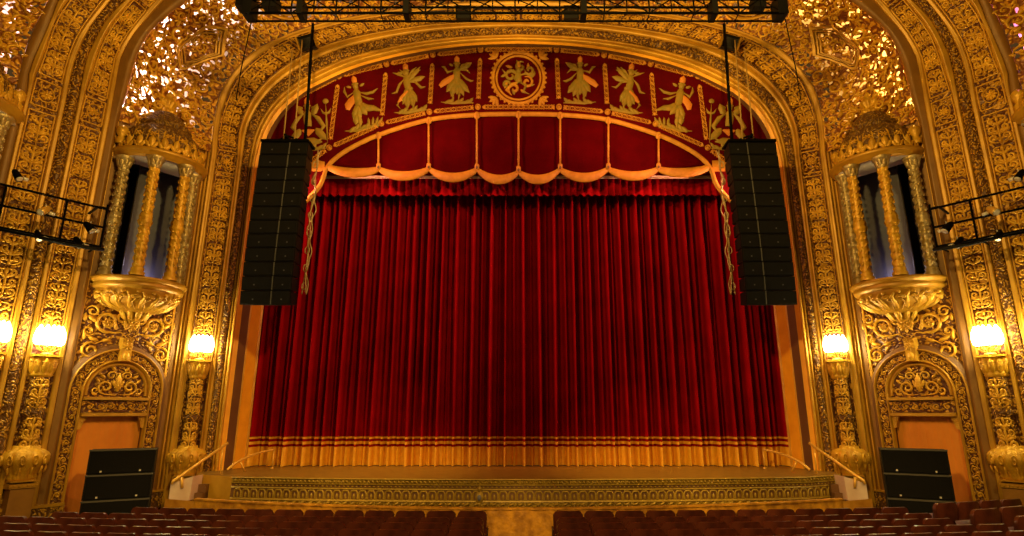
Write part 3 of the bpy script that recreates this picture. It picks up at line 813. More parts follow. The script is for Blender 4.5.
# ------------------------------------------------------------------ stage, apron, pit rail, floor
ZS = 1.3
def front(x, off=0.0):               # bowed front edge of the stage
    if x > 6.9: return 14.6 + (x - 6.9) / 1.15 * .5 + off      # the right end carries the relief round the corner
    return 14.1 + .5 * (abs(x) / 6.9) ** 2 + off
xsamp = [-6.9 + 13.8 * i / 60 for i in range(61)]
mb = MB()
mb.grid([[(x, front(x), ZS) for x in xsamp], [(x, 15.4, ZS) for x in xsamp], [(x, 18.6, ZS) for x in xsamp]], 0, False)
for s in (-1, 1):
    mb.grid([[(s * 6.9, 14.6, ZS), (s * 8.05, 15.1, ZS)], [(s * 6.9, 16.0, ZS), (s * 8.3, 16.0, ZS)], [(s * 6.9, 18.6, ZS), (s * 8.3, 18.6, ZS)]], 0, False)
    mb.grid([[(s * 6.9, 14.6, ZS), (s * 8.05, 15.1, ZS)], [(s * 6.9, 14.6, 0), (s * 8.05, 15.1, 0)]], 1, False)
st_ = tag(mb.build('stage_platform', [M['stage'], M['panel']], None), 'bowed wooden stage platform in front of the red curtain', 'stage')
mb = MB()
xap = xsamp + [7.3, 7.7, 8.0]
def apron_row(z, d): return [(x, front(x) - d, z) for x in xap]
prof = [(ZS, 0), (ZS, .06), (ZS - .02, .07), (ZS - .03, .03), (ZS - .11, .03), (ZS - .12, .06), (ZS - .14, .06), (ZS - .15, .02), (ZS - .21, .02), (ZS - .22, .05), (ZS - .24, .06), (ZS - .25, .02), (ZS - .46, .03), (ZS - .47, .06), (ZS - .50, .07), (ZS - .51, .04), (ZS - .6, .05), (ZS - .62, .08), (ZS - .66, .08), (.3, .06)]
mats_ = [0, 0, 0, 1, 0, 0, 0, 2, 0, 0, 0, 2, 0, 0, 0, 1, 0, 0, 1]
for k in range(len(prof) - 1):
    mb.grid([apron_row(*prof[k]), apron_row(*prof[k + 1])], mats_[k], False)
fa = mb.build('apron_front', [M['olivegold'], M['apron'], M['brown']], st_)
mb = MB()
n = 72
for i in range(n):                      # repeated leaf arches and beads along the apron
    x = -6.82 + 14.78 * (i + .5) / n
    T = lambda a, b, h, x=x: V((x + a, front(x + a) - .03 - h, b))
    stroke(mb, T, [(-.085, ZS - .46), (-.085, ZS - .33), (-.05, ZS - .275), (.05, ZS - .275), (.085, ZS - .33), (.085, ZS - .46)], .045, .03, 0, (1, 1))
    leaf(mb, T, 0, ZS - .46, pi / 2, .13, .06, .03)
    for q in (-.05, .05): leaf(mb, T, q, ZS - .105, pi / 2 + .6, .08, .05, .05); blob(mb, T, q, ZS - .18, .03, .02, .03, 0, 6)
    leaf(mb, T, -.06, ZS - .57, .4, .13, .06, .07)
mb.build('apron_ornament', M['olivegold'], fa)
mb = MB(); T = lambda a, b, h: V((-.9 + a, front(-.9) - .06 - h, ZS - .4 + b))
blob(mb, T, 0, 0, .1, .15, .06, 0, 12); blob(mb, T, 0, 0, .06, .09, .09, 1, 10); leaf(mb, T, 0, .12, pi / 2, .14, .1, .05); leaf(mb, T, 0, -.1, -pi / 2, .1, .08, .05)
mb.build('apron_boss', [M['olivegold'], M['violet']], fa)

def pit(x): return 12.5 + 1.3 * (abs(x) / 7.33) ** 2.0
mb = MB(); xs2 = [-7.33 + 14.66 * i / 180 for i in range(181)]
wav = lambda i: .012 * sin(i * 2.1) + .008 * sin(i * 5.3)
mb.grid([[(x, pit(x) + wav(i), 0.0) for i, x in enumerate(xs2)], [(x, pit(x) + wav(i), .885) for i, x in enumerate(xs2)]], 0, True)
mb.grid([[(x, pit(x) + .1, .86) for x in xs2], [(x, pit(x) + .1, 0) for x in xs2]], 1, True)
for s in (-1, 1):
    mb.grid([[(s * 7.33, 13.8, 0), (s * 8.2, 14.15, 0)], [(s * 7.33, 13.8, .86), (s * 8.2, 14.15, .86)]], 1, False)
pr = tag(mb.build('pit_rail', [M['pit'], M['wood']], None), 'gold clad orchestra pit rail curving before the stage', 'railing')
mb = MB()
rows = [[(x, pit(x) + a, z) for x in xs2] for a, z in ((-.03, .885), (-.03, .915), (.12, .915), (.12, .885), (-.03, .885))]
mb.grid(rows, 0, False); mb.build('cap_rail', M['pit'], pr)
mb = MB()
ys = [-6, 0, 4, 8.2, 9, 10, 11.2, 13.2, 15, 19]
zf = lambda y: max(0.0, .06 * (13.2 - y)) if y > 4 else .55
mb.grid([[(-14, y, zf(y)), (14, y, zf(y))] for y in ys], 0, False)
tag(mb.build('floor', M['carpet']), 'dark carpeted floor of the stalls', None, None, 'structure')

# side steps with brass rail
def side_steps():
    root = thing('stage_steps', 'pale side steps with cheek wall by the left end of the stage', 'steps', (-8.2, 14.6, 0))
    mb = MB()
    mb.hexa([(-8.26, 14.4, .78), (-7.8, 14.45, .78), (-7.8, 14.9, .78), (-8.26, 14.85, .78), (-8.26, 14.4, 1.16), (-7.78, 14.45, 1.32), (-7.78, 14.9, 1.32), (-8.26, 14.85, 1.16)], 0)
    mb.build('cheek_wall', M['pink'], root)
    mb = MB(); mb.hexa([(-8.28, 14.36, 0), (-7.6, 14.38, 0), (-7.6, 14.9, 0), (-8.28, 14.86, 0), (-8.28, 14.36, .52), (-7.6, 14.38, .78), (-7.6, 14.9, .78), (-8.28, 14.86, .52)], 0)
    mb.build('wooden_base', M['stone'], root)
    mb = MB()
    for i in range(3): mb.box(-7.79, 14.5 + i * .13, .0, -7.6, 14.9, .74 + i * .18, 0)
    mb.build('treads', M['brown'], root)
    mb = MB()
    a = P(172, 482, 14.3); b = P(228, 443, 15.3)
    mb.tube([a + V((0, 0, -.05)), a + V((.02, 0, .02)), b], .032, 8)
    mb.tube([P(182, 477, 14.4), P(182, 488, 14.4)], .03, 8, 0)
    mb.tube([b.lerp(a, .1), b.lerp(a, .1) + V((0, .05, -.75))], .02, 8, 0)
    mb.build('brass_rail', M['brass'], root)
    return root
mirrored(side_steps(), 'pale side steps with cheek wall by the right end of the stage')
# hoop rails on the stage corners
def hoop():
    root = thing('stage_handrail', 'curved brass handrail on the stage by the left curtain edge', 'handrail', P(250, 468, 16.2))
    Y0, Y1 = 16.6, 15.3
    pts = [(274, 449.5, Y0), (262, 452, 16.3), (250, 456, 15.9), (240, 460.5, 15.6), (233, 465, 15.4), (227, 470, 15.3)]
    mb = MB(); mb.tube(crom([P(*p) for p in pts], 5), .032, 8); mb.build('curved_rail', M['brass'], root)
    t = P(274, 449.5, Y0); mb = MB(); mb.tube([t, V((t.x, t.y, ZS))], .022, 8); mb.lathe([(.05, 0), (.05, .02), (.03, .03)], lambda x, y, z: V((t.x + x, t.y + y, ZS + z)), 10); mb.build('post', M['brass'], root)
    q = P(240, 460.5, 15.6); mb = MB(); mb.tube([q, V((q.x + .12, q.y + .1, ZS))], .022, 8); mb.build('strut', M['brass'], root)
    return root
mirrored(hoop(), 'curved brass handrail on the stage by the right curtain edge')

# ------------------------------------------------------------------ house curtain
rnd = random.Random(11)
edges = [-8.15]
while edges[-1] < 8.15: edges.append(edges[-1] + rnd.choice((.2, .23, .27, .31)) * rnd.uniform(.85, 1.15))
amps = [rnd.uniform(.42, .56) if i % 2 else rnd.uniform(.16, .36) for i in range(len(edges))]
drift = [rnd.uniform(-.05, .05) for _ in edges]
xs3 = []
for i in range(len(edges) - 1):
    for j in range(11): xs3.append((i, j / 11))
def fold(i, f, z):
    w = edges[i + 1] - edges[i]; zz = (z - ZS) / 9.0
    g = i * 1.7
    x = edges[i] + w * f + drift[i] * (1 - zz) * .8
    k = math.exp(-((f - .5) / .16) ** 2)
    return V((x, 17.42 - (amps[i] + .03 * sin(g + zz * 5)) * k, z))
def drape(z0, z1, n, fwd=0.0):
    mb = MB(); rows = []
    for k in range(n + 1):
        z = z0 + (z1 - z0) * k / n
        rows.append([fold(i, f, z) - V((0, fwd, 0)) for i, f in xs3])
    mb.grid(rows, 0, True); return mb
Zs = [P(519, y, 17.3).z for y in (446.5, 444, 441.2, 438.5, 436.6)]
hc = thing('house_curtain', 'deep red pleated velvet house curtain across the stage', 'curtain', (0, 17.45, ZS))
drape(Zs[0], P(519, 172, 17.3).z, 22).build('velvet_drape', M['velvet'], hc)
drape(ZS + .015, Zs[0], 4, .012).build('gold_fringe', M['fringe'], hc)
drape(Zs[2], Zs[1], 1, .014).build('gold_band', M['fringe'], hc)
drape(Zs[4], Zs[3], 1, .014).build('gold_band', M['fringe'], hc)
# short pleated heading in front of the curtain
mb = MB(); n = 1000; ztop = P(519, 172, 16.72).z; zbot = P(519, 196, 16.72).z
hw = P(722, 190, 16.72).x
rows = []
for k in range(9):
    z = zbot + (ztop - zbot) * k / 8; fl_ = .5 + .5 * (1 - k / 8)
    rows.append([V((-hw + 2 * hw * i / n, 16.74 - .08 * fl_ * (abs(sin(i * .1745 + .5 * sin(i * .05)))) ** 1.4 - (.03 if k == 0 else 0), z + (.03 * sin(i * .35) if k == 0 else 0))) for i in range(n + 1)])
mb.grid(rows, 0, True)
tag(mb.build('curtain_heading', M['velvet'], None, None), 'short pleated red border hung above the big curtain', 'curtain border')
mb = MB(); a = P(322, 178, 16.45); b = P(716, 178, 16.45); mb.tube([a, b], .025, 8); mb.tube([a + V((0, .1, .1)), b + V((0, .1, .1))], .03, 8)
tag(mb.build('curtain_track', M['track']), 'thin metal curtain track behind the gold scallops', 'track')

# ------------------------------------------------------------------ pelmet with figures, swags and cords
YV = 16.22
def PV(x, y, h=0.0): return P(x, y, YV - h) if False else P(x, y, YV) + V((0, -h, 0))
top = [(250, 205), (253, 180), (256, 157), (262, 138), (269, 123), (280, 108), (297, 93), (316, 82), (349, 67), (387, 56), (424, 48.5), (469, 43), (518.5, 41)]
low = [(252, 214), (280, 209), (303, 202.5), (313, 194), (321, 184), (326, 170), (333, 160.5), (350, 148.5), (380, 134.5), (429, 119.8), (477, 114.8), (518.5, 114)]
def to3(l): return [V((x, y, 0)) for x, y in l]
t2 = resample(crom(to3(top), 6), 60); l2 = resample(crom(to3(low), 6), 60)
pel = thing('stage_pelmet', 'red velvet pelmet with gold figures, swags and scalloped braid', 'pelmet', (0, YV, 9.5))
mb = MB()
rows = []
full_t = t2 + [V((2 * CX - p.x, p.y, 0)) for p in reversed(t2[:-1])]; full_l = l2 + [V((2 * CX - p.x, p.y, 0)) for p in reversed(l2[:-1])]
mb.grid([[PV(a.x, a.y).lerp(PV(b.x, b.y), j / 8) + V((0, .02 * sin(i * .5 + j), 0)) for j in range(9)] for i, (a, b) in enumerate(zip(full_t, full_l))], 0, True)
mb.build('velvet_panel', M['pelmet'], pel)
def mx(x, s): return x if s < 0 else 2 * CX - x
# gold edge of the figure panel
mb = MB()
for s in (-1, 1):
    e = [(mx(p.x, s), p.y) for p in l2]
    stroke(mb, lambda x, y, h: PV(x, y, h), e, 4.6, .06, 0, (1, 1))
mb.build('gold_edge', M['braid'], pel)
# border bars, dots and dividers
def cart(mb, p, q, w=4.6):
    (x0, y0), (x1, y1) = p, q; L = sqrt((x1 - x0) ** 2 + (y1 - y0) ** 2); ux, uy = (x1 - x0) / L, (y1 - y0) / L
    T = lambda a, b, h: PV(x0 + ux * a - uy * b, y0 + uy * a + ux * b, h)
    n = max(3, round(L / 5.2))
    for k in range(n):
        c = L * (k + .5) / n; 
        ring(mb, T, c, 0, L / n * .42, w * .40, .95, .04, 0, 8); blob(mb, T, c, 0, .55, .55, .05, 0, 6)
        for sgn in (-1, 1): blob(mb, T, c + L / n * .5, sgn * w * .42, .8, .6, .04, 0, 6)
    leaf(mb, T, 2.5, 0, pi, 3.4, 3.2, .04); leaf(mb, T, L - 2.5, 0, 0, 3.4, 3.2, .04)
UD = [(292, 101), (339, 76.5), (386.5, 64.5), (433, 55.2), (480.6, 50)]
LD = [(304, 166), (329.5, 148), (381.5, 124), (429.5, 112.2), (478, 107.2)]
def sh(p, q, k=3.2):
    L = sqrt((q[0] - p[0]) ** 2 + (q[1] - p[1]) ** 2); f = k / L
    return (p[0] + (q[0] - p[0]) * f, p[1] + (q[1] - p[1]) * f), (q[0] - (q[0] - p[0]) * f, q[1] - (q[1] - p[1]) * f)
mb = MB()
for s in (-1, 1):
    ud = [(mx(x, s), y) for x, y in UD]; ld = [(mx(x, s), y) for x, y in LD]
    for d in ud + ld[1:]: ring(mb, lambda x, y, h: PV(x, y, h), d[0], d[1], 2.5, 2.5, .9, .05, 0, 14); blob(mb, lambda x, y, h: PV(x, y, h), d[0], d[1], 1.9, 1.9, .06)
    for a, b in zip(ud, ud[1:]): cart(mb, *sh(a, b, 5))
    for a, b in zip(ld, ld[1:]): cart(mb, *sh(a, b, 5))
    for a, b in zip(ud[1:], ld[1:]): cart(mb, *sh(a, b, 9))
    cart(mb, (mx(289, s), 106), (mx(273, s), 124)); cart(mb, (mx(272, s), 127), (mx(267, s), 140))
    # small gold box near the spring of the pelmet
    stroke(mb, lambda x, y, h: PV(x, y, h), [(mx(312, s), 166), (mx(325, s), 166)], 11, .03, 0, (1, 1))
cart(mb, (485.5, 50), (551.5, 50)); cart(mb, (483, 107.2), (554, 107.2))
mb.build('border_applique', M['braid'], pel)

def T_at(cx, cy, H, tilt=0.0, flip=1):
    ct, st = cos(tilt), sin(tilt)
    def T(u, v, h):
        x, y = u * flip * H, -v * H
        return PV(cx + x * ct - y * st, cy + x * st + y * ct, h)
    return T
def dancer(parent, cx, cy, H, pose, flip=1, tilt=0.0):
    T = T_at(cx, cy, H, tilt, flip); b = MB(); o = MB(); h = .05
    # lotus ground
    for k in range(6): leaf(b, T, -.26 + .1 * k, -.5, .5 + .35 * (k % 2), .16, .07, .04)
    stroke(b, T, [(-.34, -.47), (-.1, -.5), (.15, -.48), (.36, -.49)], .07, .04)
    # head, crown, torso
    blob(b, T, .0, .31, .055, .065, .07); blob(b, T, .0, .35, .075, .03, .06)
    cr = MB(); leaf(cr, T, 0, .36, pi / 2, .15, .11, .06)
    stroke(b, T, [(0, .26), (.0, .2), (-.01, .1), (.0, .02), (.01, -.06)], .15, .065, 0, (.5, .8))
    for s in (-1, 1): leaf(b, T, .08 * s, .3, pi / 2 - s * 1.2, .1, .05, .04)
    if pose == 0:      # whirling, cloak to one side
        for a, l in ((-2.25, .36), (-1.9, .4), (-1.57, .34), (-1.2, .4), (-.85, .4)): leaf(b, T, 0, .02, a, l, .15, .05)
        stroke(b, T, [(-.05, -.2), (-.09, -.34), (-.07, -.47)], .06, h); stroke(b, T, [(.06, -.2), (.05, -.33), (.02, -.47)], .06, h)
        stroke(b, T, [(-.06, .2), (-.2, .16), (-.27, .27), (-.33, .28)], .055, h); stroke(b, T, [(.06, .2), (.2, .22), (.28, .14)], .055, h)
        stroke(b, T, [(.06, .16), (.2, .02), (.3, -.03), (.36, -.02)], .05, h); leaf(b, T, .05, .22, .5, .3, .12, h)
        stroke(o, T, [(-.03, .12), (-.15, .02), (-.28, -.06), (-.37, -.14)], .13, h, 0, (.3, .6))
    elif pose == 1:    # many arms spread
        for a, l in ((2.5, .34), (2.0, .3), (.9, .36), (.55, .36)): stroke(b, T, [(0, .2), (l * .55 * cos(a), .2 + l * .45 * sin(a)), (l * cos(a), .2 + l * sin(a) * .7)], .055, h)
        stroke(b, T, [(-.06, .18), (-.17, .08), (-.24, -.06), (-.34, -.08)], .055, h); stroke(b, T, [(.06, .18), (.18, .08), (.27, -.03), (.36, -.02)], .055, h)
        leaf(b, T, .05, .12, .2, .33, .12, h); leaf(b, T, .04, .15, .75, .36, .1, h)
        for a, l in ((-2.0, .36), (-1.7, .42), (-1.4, .42), (-1.1, .34)): leaf(b, T, 0, 0, a, l, .13, .05)
        stroke(b, T, [(-.05, -.12), (-.08, -.3), (-.05, -.46)], .075, h); stroke(b, T, [(.06, -.12), (.09, -.28), (.04, -.46)], .075, h)
        stroke(b, T, [(-.2, -.25), (-.26, -.33), (-.2, -.42)], .05, h)
        stroke(o, T, [(.02, .0), (-.02, -.08), (-.16, -.2), (-.24, -.28)], .1, h, 0, (.5, .4)); blob(b, T, .02, -.02, .09, .05, .06)
    elif pose == 2:    # leaping with a leg out behind
        stroke(b, T, [(.02, -.04), (.12, -.1), (.25, -.14), (.4, -.22)], .1, h, 0, (.8, .3)); stroke(b, T, [(0, -.05), (-.04, -.22), (-.03, -.36), (-.06, -.47)], .085, h)
        stroke(b, T, [(.05, .19), (.18, .14), (.3, .15), (.4, .2)], .055, h); stroke(b, T, [(.05, .14), (.2, .04), (.3, .02)], .05, h)
        stroke(b, T, [(-.06, .2), (-.18, .14), (-.22, .25), (-.2, .33)], .055, h)
        for a, l in ((-2.1, .3), (-1.75, .34), (-1.1, .26), (-.6, .3)): leaf(b, T, 0, -.02, a, l, .12, .05)
        stroke(o, T, [(-.05, .14), (-.12, .06), (-.2, -.02), (-.22, -.1)], .15, h, 0, (.4, .5)); leaf(b, T, -.06, -.2, -1.9, .2, .12, h)
        for k in range(4): leaf(b, T, .12 + .06 * k, -.46, 1.5 - .2 * k, .16, .05, .04)
    else:              # seated, cross-legged with staff
        stroke(b, T, [(-.28, -.28), (-.15, -.36), (.1, -.34), (.26, -.36)], .15, .06); stroke(b, T, [(-.24, -.36), (0, -.42), (.25, -.3)], .13, .06)
        for s in (-1, 1):
            stroke(b, T, [(.07 * s, .2), (.2 * s, .1), (.3 * s, -.06), (.22 * s, -.18)], .09, h); leaf(b, T, .15 * s, -.1, -1.57 + .7 * s, .3, .14, h)
            leaf(b, T, .1 * s, .18, pi / 2 - .5 * s, .22, .12, h)
        stroke(b, T, [(.36, -.4), (.36, 0), (.36, .36)], .045, h); blob(b, T, .36, .42, .06, .05, h); stroke(b, T, [(.26, .28), (.3, .2), (.36, .18), (.42, .2), (.46, .28)], .045, h)
        stroke(o, T, [(-.12, -.12), (0, -.17), (.12, -.12)], .14, h)
    f = b.build('figure_applique', M['olive'], parent); o.build('orange_sash', M['sash'], f); cr.build('crown', M['sash'], f)
for s in (-1, 1):
    dancer(pel, mx(457, s), 80, 47, 0, -s, 0)
    dancer(pel, mx(408, s), 88, 49, 1, -s, s * .12)
    dancer(pel, mx(358.5, s), 103, 54, 2, -s, s * .18)
    dancer(pel, mx(308, s), 124, 52, 3, -s, s * .05)
# central roundel
T = T_at(518.5, 78, 1.0)
mb = MB(); ring(mb, T, 0, 0, 25.5, 25.5, 3.4, .06, 0, 40); ring(mb, T, 0, 0, 22, 22, 2.2, .05, 0, 36)
for k in range(36): blob(mb, T, 27.4 * cos(2 * pi * k / 36), 27.4 * sin(2 * pi * k / 36), 1.4, 1.4, .06, 0, 6)
for a in (-1, 1):
    for b in (-1, 1):
        for k in range(4): leaf(mb, T, a * 22, b * 20, atan2(b, a) + (-.9 + .6 * k), 8.5, 3.4, .05)
        blob(mb, T, a * 23, b * 21, 2.2, 2.2, .06)
ro = mb.build('roundel', M['braid'], pel)
mb = MB(); ob = MB()
S_ = lambda x, y, h: T(x * 22, y * 22, h)
for a0, r, cx_, cy_, tu in ((0, .3, -.35, .1, 1.2), (2, .28, .4, -.2, -1.3), (1, .25, .1, .5, 1.1), (4, .26, -.2, -.5, -1.2), (3, .22, .5, .35, 1.2), (5, .2, -.55, -.3, 1.2)):
    stroke(mb if tu > 0 else ob, S_, spiral(cx_, cy_, r, .05, a0, tu, 14), .13, .06)
blob(mb, S_, 0, .35, .13, .16, .08); stroke(mb, S_, [(0, .25), (-.05, 0), (.05, -.25)], .36, .08, 0, (.6, .7)); leaf(ob, S_, 0, .45, pi / 2, .3, .2, .07)
stroke(mb, S_, [(0, .1), (.35, .2), (.6, .05), (.75, .3)], .12, .07); stroke(mb, S_, [(0, .1), (-.3, .3), (-.6, .2), (-.75, .4)], .12, .07)
stroke(mb, S_, [(.05, -.2), (.35, -.35), (.2, -.65), (.5, -.75)], .15, .07); stroke(ob, S_, [(0, -.2), (-.3, -.3), (-.55, -.55), (-.3, -.8)], .16, .07)
for k in range(9): leaf(ob if k % 2 else mb, S_, .55 * cos(k * .7), .55 * sin(k * .7), k * .7 + .8, .32, .13, .05)
mb.build('roundel_figure', M['olive'], ro); ob.build('roundel_scrolls', M['braid'], ro)

# swags: red panels between cords, gold scalloped hem
nodes = [(327, 165), (379, 167.5), (429, 167.5), (477, 168), (518.5, 170.5)]
hem = [170.5, 173.8, 175.3, 177.2]
NX = nodes + [(2 * CX - x, y) for x, y in reversed(nodes[:-1])]; HM = hem + hem[::-1]
full_l2 = [(p.x, p.y) for p in full_l if 326 < p.x < 711]
def lowy(x):
    for (a, b), (c, d) in zip(full_l2, full_l2[1:]):
        if a <= x <= c: return b + (d - b) * (x - a) / (c - a)
    return full_l2[0][1] if x < 500 else full_l2[-1][1]
for k in range(8):
    (xa, ya), (xb, yb_) = NX[k], NX[k + 1]
    def hemy(f): return ya + (yb_ - ya) * f + (HM[k] - (ya + yb_) / 2) * (1 - (2 * f - 1) ** 2)
    mb = MB(); rows = []
    for j in range(19):
        v = j / 18; row = []
        for i in range(17):
            f = i / 16; x = xa + (xb - xa) * f
            yt = lowy(x); yy = hemy(f); sag = (1 - (2 * f - 1) ** 2)
            q = PV(x, yt).lerp(PV(x, yy), v)
            bul = .10 * sin(pi * f) * (.3 + .7 * v) + .018 * sin((v * 15 - sag * 3.5)) * (sag ** .5) * (.4 + v)
            row.append(q + V((0, .06 - bul, 0)))
        rows.append(row)
    mb.grid(rows, 0, True)
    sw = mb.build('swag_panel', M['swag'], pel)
    mb = MB(); rows = []
    for i in range(25):
        f = i / 24; x = xa + (xb - xa) * f; sg = (1 - (2 * f - 1) ** 2)
        y0 = hemy(f) - 1.2; y1 = y0 + (5.6 + 4.2 * sg ** .8)
        b = .10 * sin(pi * f)
        rows.append([PV(x, y0, b + .0), PV(x, y0 + .5, b + .035), PV(x, (y0 + y1) / 2, b + .045), PV(x, y1 - .5, b + .04), PV(x, y1, b + .01), PV(x, y1 - .5, b - .02)])
    mb.grid(rows, 0, True); mb.build('scalloped_braid', M['braid'], pel)
for (x, y) in NX[1:-1]:
    mb = MB(); mb.tube([PV(x, lowy(x) - 1, .09), PV(x, (lowy(x) + y) / 2, .07), PV(x, y, .08)], .03, 8)
    T = T_at(x, y, 1.0); leaf(mb, lambda a, b, h: T(a, b, h + .06), 0, 4, -pi / 2, 7, 4.5, .05)
    T2_ = T_at(x, lowy(x), 1.0); leaf(mb, lambda a, b, h: T2_(a, b, h + .06), 0, 1, -pi / 2, 7, 5.5, .05); blob(mb, lambda a, b, h: T2_(a, b, h + .06), 0, 0, 2.4, 2.2, .06)
    mb.build('gold_cord', M['braid'], pel)
    mb = MB(); blob(mb, lambda a, b, h: T(a, b, h + .1), 0, -.8, 1.3, 1.6, .03, 0, 8); mb.build('dark_stud', M['brown'], pel)

# ------------------------------------------------------------------ loudspeakers
def line_array():
    a = P(285, 142, 14.5); root = thing('line_array', 'tall black line array hanging at the left of the curtain', 'loudspeaker', a)
    mb = MB(); W, Hh, D = 1.31, .372, .55
    mb.box(a.x - .66, a.y - .05, a.z + .0, a.x + .66, a.y + .5, a.z + .07, 0)
    mb.tube([a + V((-.5, .2, .07)), a + V((0, .2, .28)), a + V((.5, .2, .07))], .03, 8); mb.tube([a + V((0, -.05, .2)), a + V((0, .55, .2))], .04, 8)
    mb.build('fly_frame', M['steel'], root)
    y, z = a.y, a.z - .01; ang = radians(-1.0)
    for k in range(12):
        ang = radians(-1.5 + .32 * k + (.9 * max(0, k - 7)))
        dn = V((0, sin(ang), -cos(ang))); fw = V((0, -cos(ang), -sin(ang)))
        o = V((a.x - .009 * k, y, z))
        def Q(x, d, h): return o + V((x, 0, 0)) + fw * -d + dn * h          # d behind the face, h below the top
        mb = MB()
        mb.hexa([Q(-W / 2, 0, Hh), Q(W / 2, 0, Hh), Q(W / 2 - .06, D, Hh - .03), Q(-W / 2 + .06, D, Hh - .03), Q(-W / 2, 0, .006), Q(W / 2, 0, .006), Q(W / 2 - .06, D, .03), Q(-W / 2 + .06, D, .03)])
        cab = mb.build('cabinet', M['black'], root)
        for x0, x1, nm in ((-W / 2 + .02, .12, 'grille'), (.17, W / 2 - .02, 'grille')):
            mb = MB(); mb.hexa([Q(x0, .0, Hh - .015), Q(x1, 0, Hh - .015), Q(x1, 0, .02), Q(x0, 0, .02), Q(x0 + .01, -.025, Hh - .025), Q(x1 - .01, -.025, Hh - .025), Q(x1 - .01, -.025, .03), Q(x0 + .01, -.025, .03)])
            mb.build(nm, M['grille'], cab)
        mb = MB(); mb.hexa([Q(.13, 0, Hh - .01), Q(.16, 0, Hh - .01), Q(.16, 0, .01), Q(.13, 0, .01), Q(.135, -.02, Hh - .01), Q(.155, -.02, Hh - .01), Q(.155, -.02, .01), Q(.135, -.02, .01)])
        mb.build('seam_trim', M['grey'], cab)
        for x in (-.32, .42):
            mb = MB(); c = Q(x, -.03, Hh * .62); mb.hexa([c + V((-.016, 0, -.016)), c + V((.016, 0, -.016)), c + V((.016, .01, -.016)), c + V((-.016, .01, -.016)), c + V((-.016, 0, .016)), c + V((.016, 0, .016)), c + V((.016, .01, .016)), c + V((-.016, .01, .016))]); mb.build('badge', M['grey'], cab)
        y += dn.y * (Hh + .008); z += dn.z * (Hh + .008)
    # cables looping down the rear inner edge
    mb = MB(); r = random.Random(5)
    for c in range(3):
        pts = [V((a.x + .72 + .03 * c + r.uniform(-.05, .06), a.y + .45 + r.uniform(-.05, .1), a.z - i * .3)) for i in range(15)]
        mb.tube(crom(pts, 4), .016, 6)
    for k in range(8):
        c = V((a.x + .74, a.y + .4, a.z - .5 - k * .5)); mb.tube([c + V((.06 * sin(j * .7), 0, .1 * cos(j * .7))) for j in range(10)], .014, 6)
    mb.build('cable_loop', M['silver'], root)
    return root
la = line_array(); mirrored(la, 'tall black line array hanging at the right of the curtain')
# hanging lines
def lines():
    a = la.location
    out = []
    for nm, lab, p, q, r, m in (('hoist_cable', 'dark cable bundle holding the left line array', (313, 24), (305, 141), .045, 'steel'), ('lifting_rope', 'pale outer rope above the left line array', (290, 74), (283.5, 139), .02, 'rope'), ('lifting_rope', 'pale inner rope above the left line array', (300, 68), (294.5, 139), .02, 'rope')):
        t = P(p[0], p[1], 14.9); b = P(q[0], q[1], 14.6)
        if nm == 'lifting_rope': t = t + (t - b) * .42
        mb = MB(); mb.tube([t, t.lerp(b, .5), b], r, 8)
        o = tag(mb.build(nm, M[m], None, tuple(b)), lab, 'rope' if 'rope' in nm else 'cable'); mirrored(o, lab.replace('left', 'right'))
    t = P(253, 14, 13.2); b = P(241, 70, 14.0)
    mb = MB(); mb.tube([t, b, P(236, 100, 14.6)], .014, 6); o = tag(mb.build('guy_wire', M['steel'], None, tuple(b)), 'thin dark wire slanting down from the left end of the truss', 'wire'); mirrored(o, 'thin dark wire slanting down from the right end of the truss')
lines()
def stack():
    root = thing('speaker_stack', 'black stack of loudspeakers standing in the left doorway', 'loudspeaker', (-8.87, 13.35, 0))
    fr = Frame((-8.74, 13.25), (1.9, 1)); w = .625
    mb = MB(); mb.fbox(fr, -w + .05, w - .05, 0.0, .45, -.45, -.03, 0, .01); mb.build('dolly', M['black'], root)
    for k in range(3):
        z0 = .45 + .525 * k
        mb = MB(); mb.fbox(fr, -w, w, z0, z0 + .51, -.5, 0, 0, .006)
        cab = mb.build('cabinet', M['black'], root)
        mb = MB(); mb.fbox(fr, -w + .03, w - .03, z0 + .02, z0 + .49, 0, .025, 0, .012); mb.build('grille', M['grille'], cab)
        mb = MB(); mb.fbox(fr, -w, w, z0 + .488, z0 + .522, 0, .028, 0); mb.build('trim_edge', M['frameb'], cab)
        for s in (-.36, .36):
            mb = MB(); mb.fbox(fr, s - .02, s + .02, z0 + .04, z0 + .08, .02, .035, 0, .004); mb.build('badge', M['lamp'], cab)
    return root
mirrored(stack(), 'black stack of loudspeakers standing in the right doorway')

